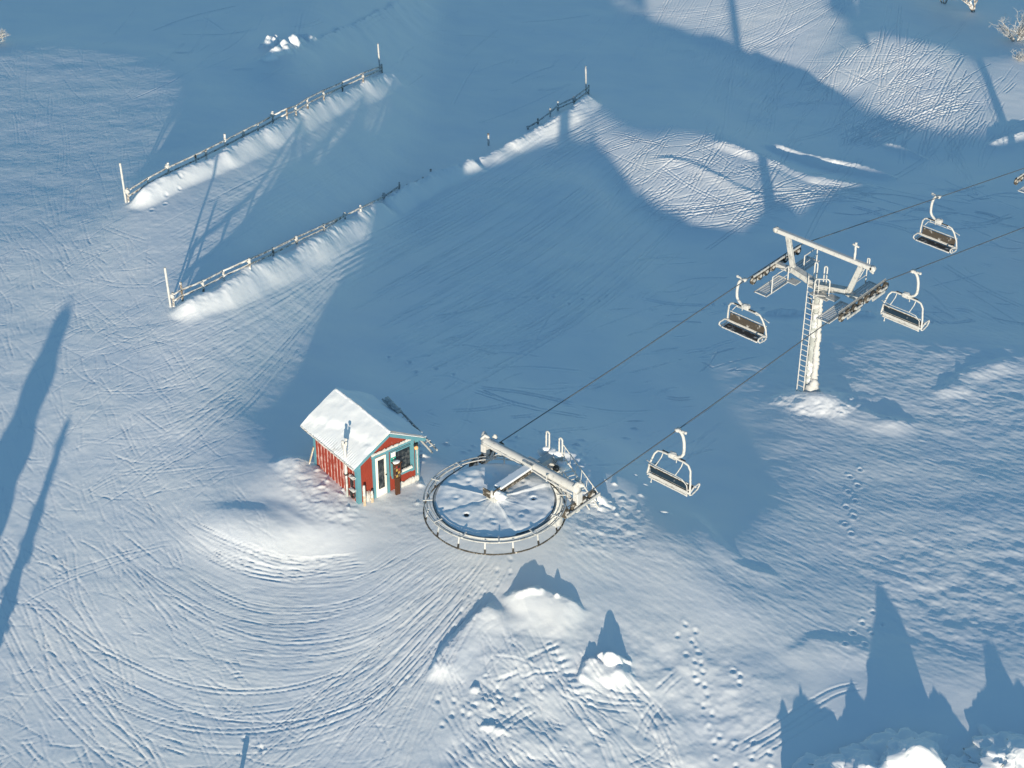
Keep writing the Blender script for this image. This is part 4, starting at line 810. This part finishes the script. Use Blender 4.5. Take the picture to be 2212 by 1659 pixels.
# ---------------------------------------------------------------- chairs
def make_chair():
    t = thing('lift_chair', 'chair', 'lift chair', (0, 0, 0), 0, 'chairs hanging on the lift rope')
    MB().box((.04, 0, 0), (.16, .22, .10)).tube([(.1, 0, .02), (.20, .02, -.02), (.30, 0, .02), (.40, 0, .0)], .05, 8, .35, .04).blob((.42, 0, .02), .065, .3).build('grip', RIME, t, True)
    MB().tube([(.10, 0, -.02), (.22, 0, -.06), (.32, 0, -.22), (.38, 0, -.45), (.40, 0, -.75), (.38, 0, -1.0), (.30, 0, -1.15), (.15, 0, -1.26), (-.02, 0, -1.31)], .062, 10, .07, .05).build('hanger', RIME, t, True)
    MB().box((-.12, 0, -1.33), (.36, .20, .20)).blob((-.12, 0, -1.24), .15, .3, 2, (1.3, 1, .5)).build('hanger_block', RIME, t, bev=.02)
    x0, x1 = -1.02, .80; fr = [(x0 - .14, -.22, -2.55), (x0 - .10, -.16, -2.1), (x0 + .02, -.03, -1.62), (x0 + .16, 0, -1.43), (x0 + .36, 0, -1.38), (x1 - .36, 0, -1.38), (x1 - .16, 0, -1.43), (x1 - .02, -.03, -1.62), (x1 + .10, -.16, -2.1), (x1 + .14, -.22, -2.55)]
    MB().tube(fr, .042, 8, .12, .06).build('frame', RIME, t, True)
    MB().beam((x0 + .35, .05, -1.345), (-.32, .05, -1.345), .05, .03).beam((.08, .05, -1.345), (x1 - .35, .05, -1.345), .05, .03).build('top_pad', DARKS, t)
    MB().box((-.11, .10, -2.60), (1.86, .42, .05)).build('seat', SEATF, t, bev=.015); MB().box((-.11, .10, -2.565), (1.78, .34, .03)).build('seat_pad', SEATF, t, bev=.01)
    bk = MB().box((0, 0, 0), (1.86, .05, .36)).build('backrest', SEATB, t, bev=.015); bk.location = (-.11, -.20, -2.27); bk.rotation_euler = (R(10), 0, 0)
    q = MB().box((0, -.038, -.0), (1.78, .02, .28)).build('back_cover', BLUES, bk)
    MB().tube([(x0 - .12, -.22, -2.54), (x1 + .12, -.22, -2.54)], .042, 8, .15, .06).tube([(x0 - .10, -.17, -2.44), (x1 + .10, -.17, -2.44)], .026, 8, .15, .08).tube([(x0 - .06, -.26, -2.66), (x1 + .06, -.26, -2.66)], .034, 8, .15, .08).build('rear_bar', RIME, t, True); MB().box((-.11, -.235, -2.565), (1.9, .03, .20)).build('rear_panel', RIMEM, t, bev=.008)
    MB().tube([(x0 - .08, -.27, -2.05), (x1 + .08, -.27, -2.05)], .022, 6, .5, .05).build('back_rime', RIME, t, True); MB().tube([(x0 - .05, .33, -2.59), (x1 + .05, .33, -2.59)], .035, 7, .35, .05).build('seat_rime', RIME, t, True)
    for x in (x0 - .14, x1 + .14): MB().tube([(x, -.22, -2.50), (x + .0, .05, -2.36), (x, .38, -2.36), (x, .42, -2.45), (x, .28, -2.60), (x, -.1, -2.66), (x, -.22, -2.60)], .036, 8, .15, .06).build('armrest', RIME, t, True)
    MB().tube([(-.60, 0, -1.40), (-.60, -.12, -1.58), (-.62, -.45, -1.80)], .024, 7, .2, .06).tube([(.38, 0, -1.40), (.38, -.12, -1.58), (.36, -.45, -1.80)], .024, 7, .2, .06).tube([(x0 - .16, -.32, -1.85), (-.62, -.45, -1.80), (.36, -.45, -1.80), (x1 - .10, -.45, -1.83), (x1 + .06, -.35, -2.1), (x1 + .02, -.22, -2.5)], .018, 6, .25, .08).build('safety_bar', RIME, t, True)
    MB().cyl((.06, 0, -1.42), (.06, 0, -1.58), .025, n=6).cyl((x0 + .1, -.25, -2.66), (x0 + .08, -.25, -2.84), .022, n=6).blob((x0 + .08, -.25, -2.86), .04, .3).build('icicle', RIME, t, True)
    return t
def grip_at(side, px):
    for s_ in np.arange(.5, 60, .02):
        q = W0 + AV * GA * side + HV * s_ + Vector((0, 0, rope_z(s_)))
        if project(q.x, q.y, q.z)[0] >= px: return q
ch = make_chair(); q = grip_at(1, 1462); ch.location = q; ch.rotation_euler = (0, 0, LRZ); ch['label'] = 'empty lift chair nearest the bullwheel, seen from behind with a dark blue backrest'
dup(ch, grip_at(1, 1970), LRZ, 'empty lift chair right of the tower, below the nearer rope, seen from behind')
ch3 = dup(ch, grip_at(-1, 1610), LRZ + math.pi, 'frosted lift chair left of the tower facing the camera under the farther rope')
ch4 = dup(ch, grip_at(-1, 2030), LRZ + math.pi, 'frosted lift chair above and right of the tower, smallest of the four, facing the camera')
for o in (ch3, ch4):
    for c in o.children:
        if c.name.startswith('hanger') or c.name.startswith('grip'): pass

# ---------------------------------------------------------------- fences
def fence(label, base, heights, rails, tall):
    pts = [ghit(*p) for p in base]; o = Vector(pts[0]); t = thing('rail_fence', label, 'fence', o, 0, 'wooden fences on the piste')
    P = [Vector(p) - o for p in pts]
    for i, p in enumerate(P):
        h_ = heights[i]; MB().tube([p + Vector((0, 0, -.5)), p + Vector((random.uniform(-.03, .03), 0, h_))], .055, 7, .15, .1).build('post', WOODG, t, True)
        if rails[i] is not None and i % 2 == 0: MB().blob(p + Vector((0, -.05, h_ * .8)), random.uniform(.07, .12), .4, i, (1, 1, 1.1)).build('snow_cap', RIME, t, True)
    for i in range(len(P) - 1):
        if rails[i] is None: continue
        for k, z_ in enumerate(rails[i]):
            z2 = (rails[i + 1] or rails[i])[min(k, len(rails[i + 1] or rails[i]) - 1)]; a = P[i] + Vector((0, -.06, z_)); b_ = P[i + 1] + Vector((0, -.06, z2)); MB().tube([a, (a + b_) / 2 + Vector((0, 0, random.uniform(-.03, .01))), b_], .040, 7, .1, .2).build('rail', WOODG, t, True)
            if random.random() < .95 - .5 * (z_ < .2): MB().tube([a + Vector((0, -.01, .035)), (a + b_) / 2 + Vector((0, -.01, .03)), b_ + Vector((0, -.01, .035))], .026, 6, .5, .06).build('rail_frost', RIME, t, True)
    for i, h_ in tall: MB().tube([P[i] + Vector((-.12, .02, -.4)), P[i] + Vector((-.20, .02, h_))], .052, 7, .15, .1).build('tall_post', RIME, t, True)
b1 = [(278, 436), (322, 408), (365, 385), (425, 357), (447, 346), (487, 326), (527, 305), (558, 290), (590, 272), (620, 257), (640, 250), (665, 234), (700, 216), (740, 198), (785, 178), (826, 158)]
fence('upper wooden rail fence, standing clear of the snow along its whole length', b1, [.75, .55, .85, .6, .55, .95, .6, .6, .85, .6, .6, .6, .5, .5, .5, .6], [(.32, .6)] * 15 + [(.3, .5)], [(0, 2.05), (15, 1.9)])
b2 = [(375, 662), (395, 650), (440, 630), (483, 606), (540, 580), (590, 555), (640, 528), (700, 499), (745, 474), (780, 456), (830, 430), (862, 408), (882, 405), (915, 388), (930, 378), (1056, 314), (1140, 279), (1162, 268), (1188, 252), (1205, 240), (1240, 225), (1271, 203)]
r2 = [(.3, .6), (.3, .6), (.28, .56), (.25, .52), (.25, .5), (.2, .45), (.18, .4), (.15, .35), (.25,), (.22,), (.18,), None, (.15,), None, None, None, (.14,), (.2,), (.3,), (.4, .2), (.45, .2), (.5, .2)]
fence('lower wooden rail fence, half buried in drifted snow along its middle', b2, [.7, .95, .6, .55, .55, .5, .45, .4, .4, .35, .35, .4, .2, .15, .35, .75, .2, .35, .55, .65, .5, .6], r2, [(0, 1.95), (21, 1.85)])

# ---------------------------------------------------------------- trees
def snowy_spruce(label, base, H_, R_, group=None, seed=1, blunt=0.0, lean=(0, 0), soft=1.0):
    t = thing('snowy_spruce', label, 'spruce', base, 0, group); rnd = random.Random(seed)
    MB().tube([(0, 0, -.5), (lean[0], lean[1], H_ * .93)], [.05 + .03 * H_, .02], 8).build('trunk', WOODG, t, True)
    V = []; Fc = []; nz, na = int(40 + H_ * 18), 84
    for j in range(nz + 1):
        u = j / nz; z_ = H_ * (.02 + .98 * u); prof = (1 - u) ** ((.95 if soft < .5 else .9) - .45 * blunt)
        lay0 = .72 + .28 * abs(math.sin(u * H_ * 4.2 + seed))
        for i in range(na):
            th = 2 * math.pi * i / na; n_ = float(fbm(np.array(math.cos(th) * R_ * prof * 1.7 + seed * 5.1 + z_ * 1.3), np.array(math.sin(th) * R_ * prof * 1.7 - z_ * 1.9), seed + 200, 4))
            lay = 1 - soft * (1 - lay0); r_ = R_ * prof * lay * (1 + (.34 - .16 * blunt) * n_ + .05 * float(fbm(np.array(math.cos(th) * R_ * prof * 6 + z_ * 4), np.array(math.sin(th) * R_ * prof * 6 - z_ * 5), seed + 300, 3))) + .012; V.append((math.cos(th) * r_ + lean[0] * u, math.sin(th) * r_ + lean[1] * u, z_ - .10 * r_ + .05 * n_))
    for j in range(nz):
        for i in range(na): a = j * na + i; b_ = j * na + (i + 1) % na; Fc.append((a, b_, b_ + na, a + na))
    Fc.append(tuple(nz * na + i for i in range(na))); MB().add(V, Fc).build('crown', M_SNOW, t, True)
    if soft < 0:
        cb = MB()
        for i in range(int(7 * H_)):
            u = 1 - rnd.random() * .8; th = rnd.uniform(0, 6.283); r0 = R_ * (1 - u) ** (.95 - .45 * blunt) * .80; s_ = (.07 + .26 * (1 - u)) * rnd.uniform(.6, 1.1)
            cb.blob((math.cos(th) * r0, math.sin(th) * r0, H_ * u - s_ * .25), s_, .3, i, (1.2, 1.2, .6), 14, 9)
        cb.build('snow_load', M_SNOW, t, True)['kind'] = 'stuff'
    tw_ = MB()
    for i in range(int(30 * H_) if soft > .5 else int(5 * H_)):
        u = rnd.random() ** 1.3; th = rnd.uniform(0, 2 * math.pi); r0 = R_ * (1 - u) ** .9 * .7; z_ = H_ * u; d = rnd.uniform(.12, .32); tw_.tube([(math.cos(th) * r0 + lean[0] * u, math.sin(th) * r0 + lean[1] * u, z_), (math.cos(th) * (r0 + d) + lean[0] * u, math.sin(th) * (r0 + d) + lean[1] * u, z_ - d * .2)], [.05, .018], 5, .3)
    tw_.build('branches', RIME, t, True); return t
TE8 = math.tan(R(SUN_EL))
def tip_for(px, py, spx, spy):
    """tip on the sight line (px,py) whose shadow falls at (spx,spy)"""
    gx_, gy_, gz_ = ghit(spx, spy); a, b_, c = [float(v) for v in ray(px, py)]
    # CAMH + c t = gz + TE8 (gy - b t)
    tt = (gz_ + TE8 * gy_ - CAMH) / (c + TE8 * b_); x_ = gx_ - math.tan(R(-SUN_AZ)) * (gy_ - b_ * tt); return Vector((x_, b_ * tt, CAMH + c * tt))
def tree_tip(label, px, py, spx, spy, R_, seed, blunt=0, group='snow-laden spruces below the camera', soft=1.0):
    p = tip_for(px, py, spx, spy); g_ = ground(p.x, p.y); return snowy_spruce(label, (p.x, p.y, g_), p.z - g_ , R_, group, seed, blunt, (0, 0), soft)
GB = 'snow-laden spruces at the bottom edge'; GO = 'trees outside the picture'
for px_, py_, sx_, sy_, R_t, sd_, lb_ in [(1965, 1611, 1893, 1252, 2.15, 1, 'snow-laden spruce tip rising highest at the bottom edge, casting the long pointed shadow'),
    (2165, 1616, 2132, 1372, 2.2, 2, 'snow-laden spruce tip at the bottom right corner of the picture'),
    (1880, 1652, 1838, 1465, 1.7, 3, 'snow-laden spruce top just left of the highest tip at the bottom edge'),
    (1800, 1652, 1772, 1530, 1.5, 10, 'leftmost snow-laden spruce top at the bottom edge'),
    (2060, 1662, 2015, 1480, 2.0, 9, 'low snow-laden spruce top between the two highest tips at the bottom edge'),
    (2222, 1628, 2200, 1470, 2.0, 12, 'snow-laden spruce cut by the bottom right corner')]:
    tree_tip(lb_, px_, py_, sx_, sy_, R_t, sd_, .1, GB, .3)
tree_tip('blunt spruce below the frame casting the rounded shadow', 1762, 1730, 1728, 1490, 1.5, 4, .9, GO)
tree_tip('slim spruce below the frame casting the square shadow', 1722, 1740, 1690, 1518, .45, 5, .9, GO)
tree_tip('spruce left of the frame casting the broad diagonal shadow', -85, 1500, 150, 652, .99, 6, 1.3, GO)
tree_tip('slim spruce left of the frame casting the narrow diagonal shadow', -62, 1520, 152, 893, .28, 7, 1.1, GO)
p = tip_for(547, 1700, 531, 1610); g_ = ground(p.x, p.y); t = thing('marker_stake', 'short rimed marker stake in the snow just below the frame', 'stake', (p.x, p.y, g_)); MB().tube([(0, 0, -.4), (0, 0, p.z - g_)], .07, 7, .2, .1).build('pole', RIME, t, True); MB().blob((0, 0, p.z - g_), .1, .3, 3).build('snow_cap', RIME, t, True)
def birch(label, px, py, H_, n, seed, spread=.5, trunk=.05, white=True, cat='tree'):
    """rimed mountain birch: a few stems forking into fine hanging twigs"""
    x, y, z_ = ghit(px, py); t = thing('rimed_birch', label, cat, (x, y, z_), 0, 'rimed birches'); rnd = random.Random(seed)
    tw_ = MB(); st_ = MB()
    def grow(p, d, L, r_, lv):
        k = 4; pts = [p]
        for i in range(k):
            d = (d + Vector((rnd.uniform(-.28, .28), rnd.uniform(-.28, .28), rnd.uniform(-.08, .12)))).normalized(); p = p + d * L / k; pts.append(p)
        (st_ if lv < 2 else tw_).tube(pts, [r_, r_ * .55], 6, .2)
        if lv >= 4: return
        for i in range(3 if lv else 4):
            q = pts[rnd.randint(1, k)]; a = rnd.uniform(0, 6.28); d2 = (d + Vector((math.cos(a), math.sin(a), rnd.uniform(-.3, .5))) * .95).normalized(); grow(q, d2, L * rnd.uniform(.5, .75), r_ * .55, lv + 1)
    for i in range(n): a = rnd.uniform(0, 6.28); grow(Vector((0, 0, -.2)), Vector((math.cos(a) * spread, math.sin(a) * spread, 1)).normalized(), H_ * .55, trunk, 0)
    st_.build('trunk', WOODG, t, True); tw_.build('crown', RIME, t, True)
birch('rimed bush at the right edge near the top, twigs thick with white frost', 2196, 88, 2.1, 11, 11, .8, .045, cat='bush')
birch('smaller rimed bush under the frosted bush at the right edge', 2204, 128, .9, 7, 12, .8, .03, cat='bush')
birch('birch with two dark leaning trunks at the top edge', 2104, 26, 5.0, 3, 13, .35, .09)
birch('birch with thin stems at the top edge, left of the leaning trunks', 2040, 8, 4.2, 4, 14, .5, .05)
birch('rimed bush cut by the left edge near the top', -14, 92, 1.2, 8, 15, .8, .04, cat='bush')
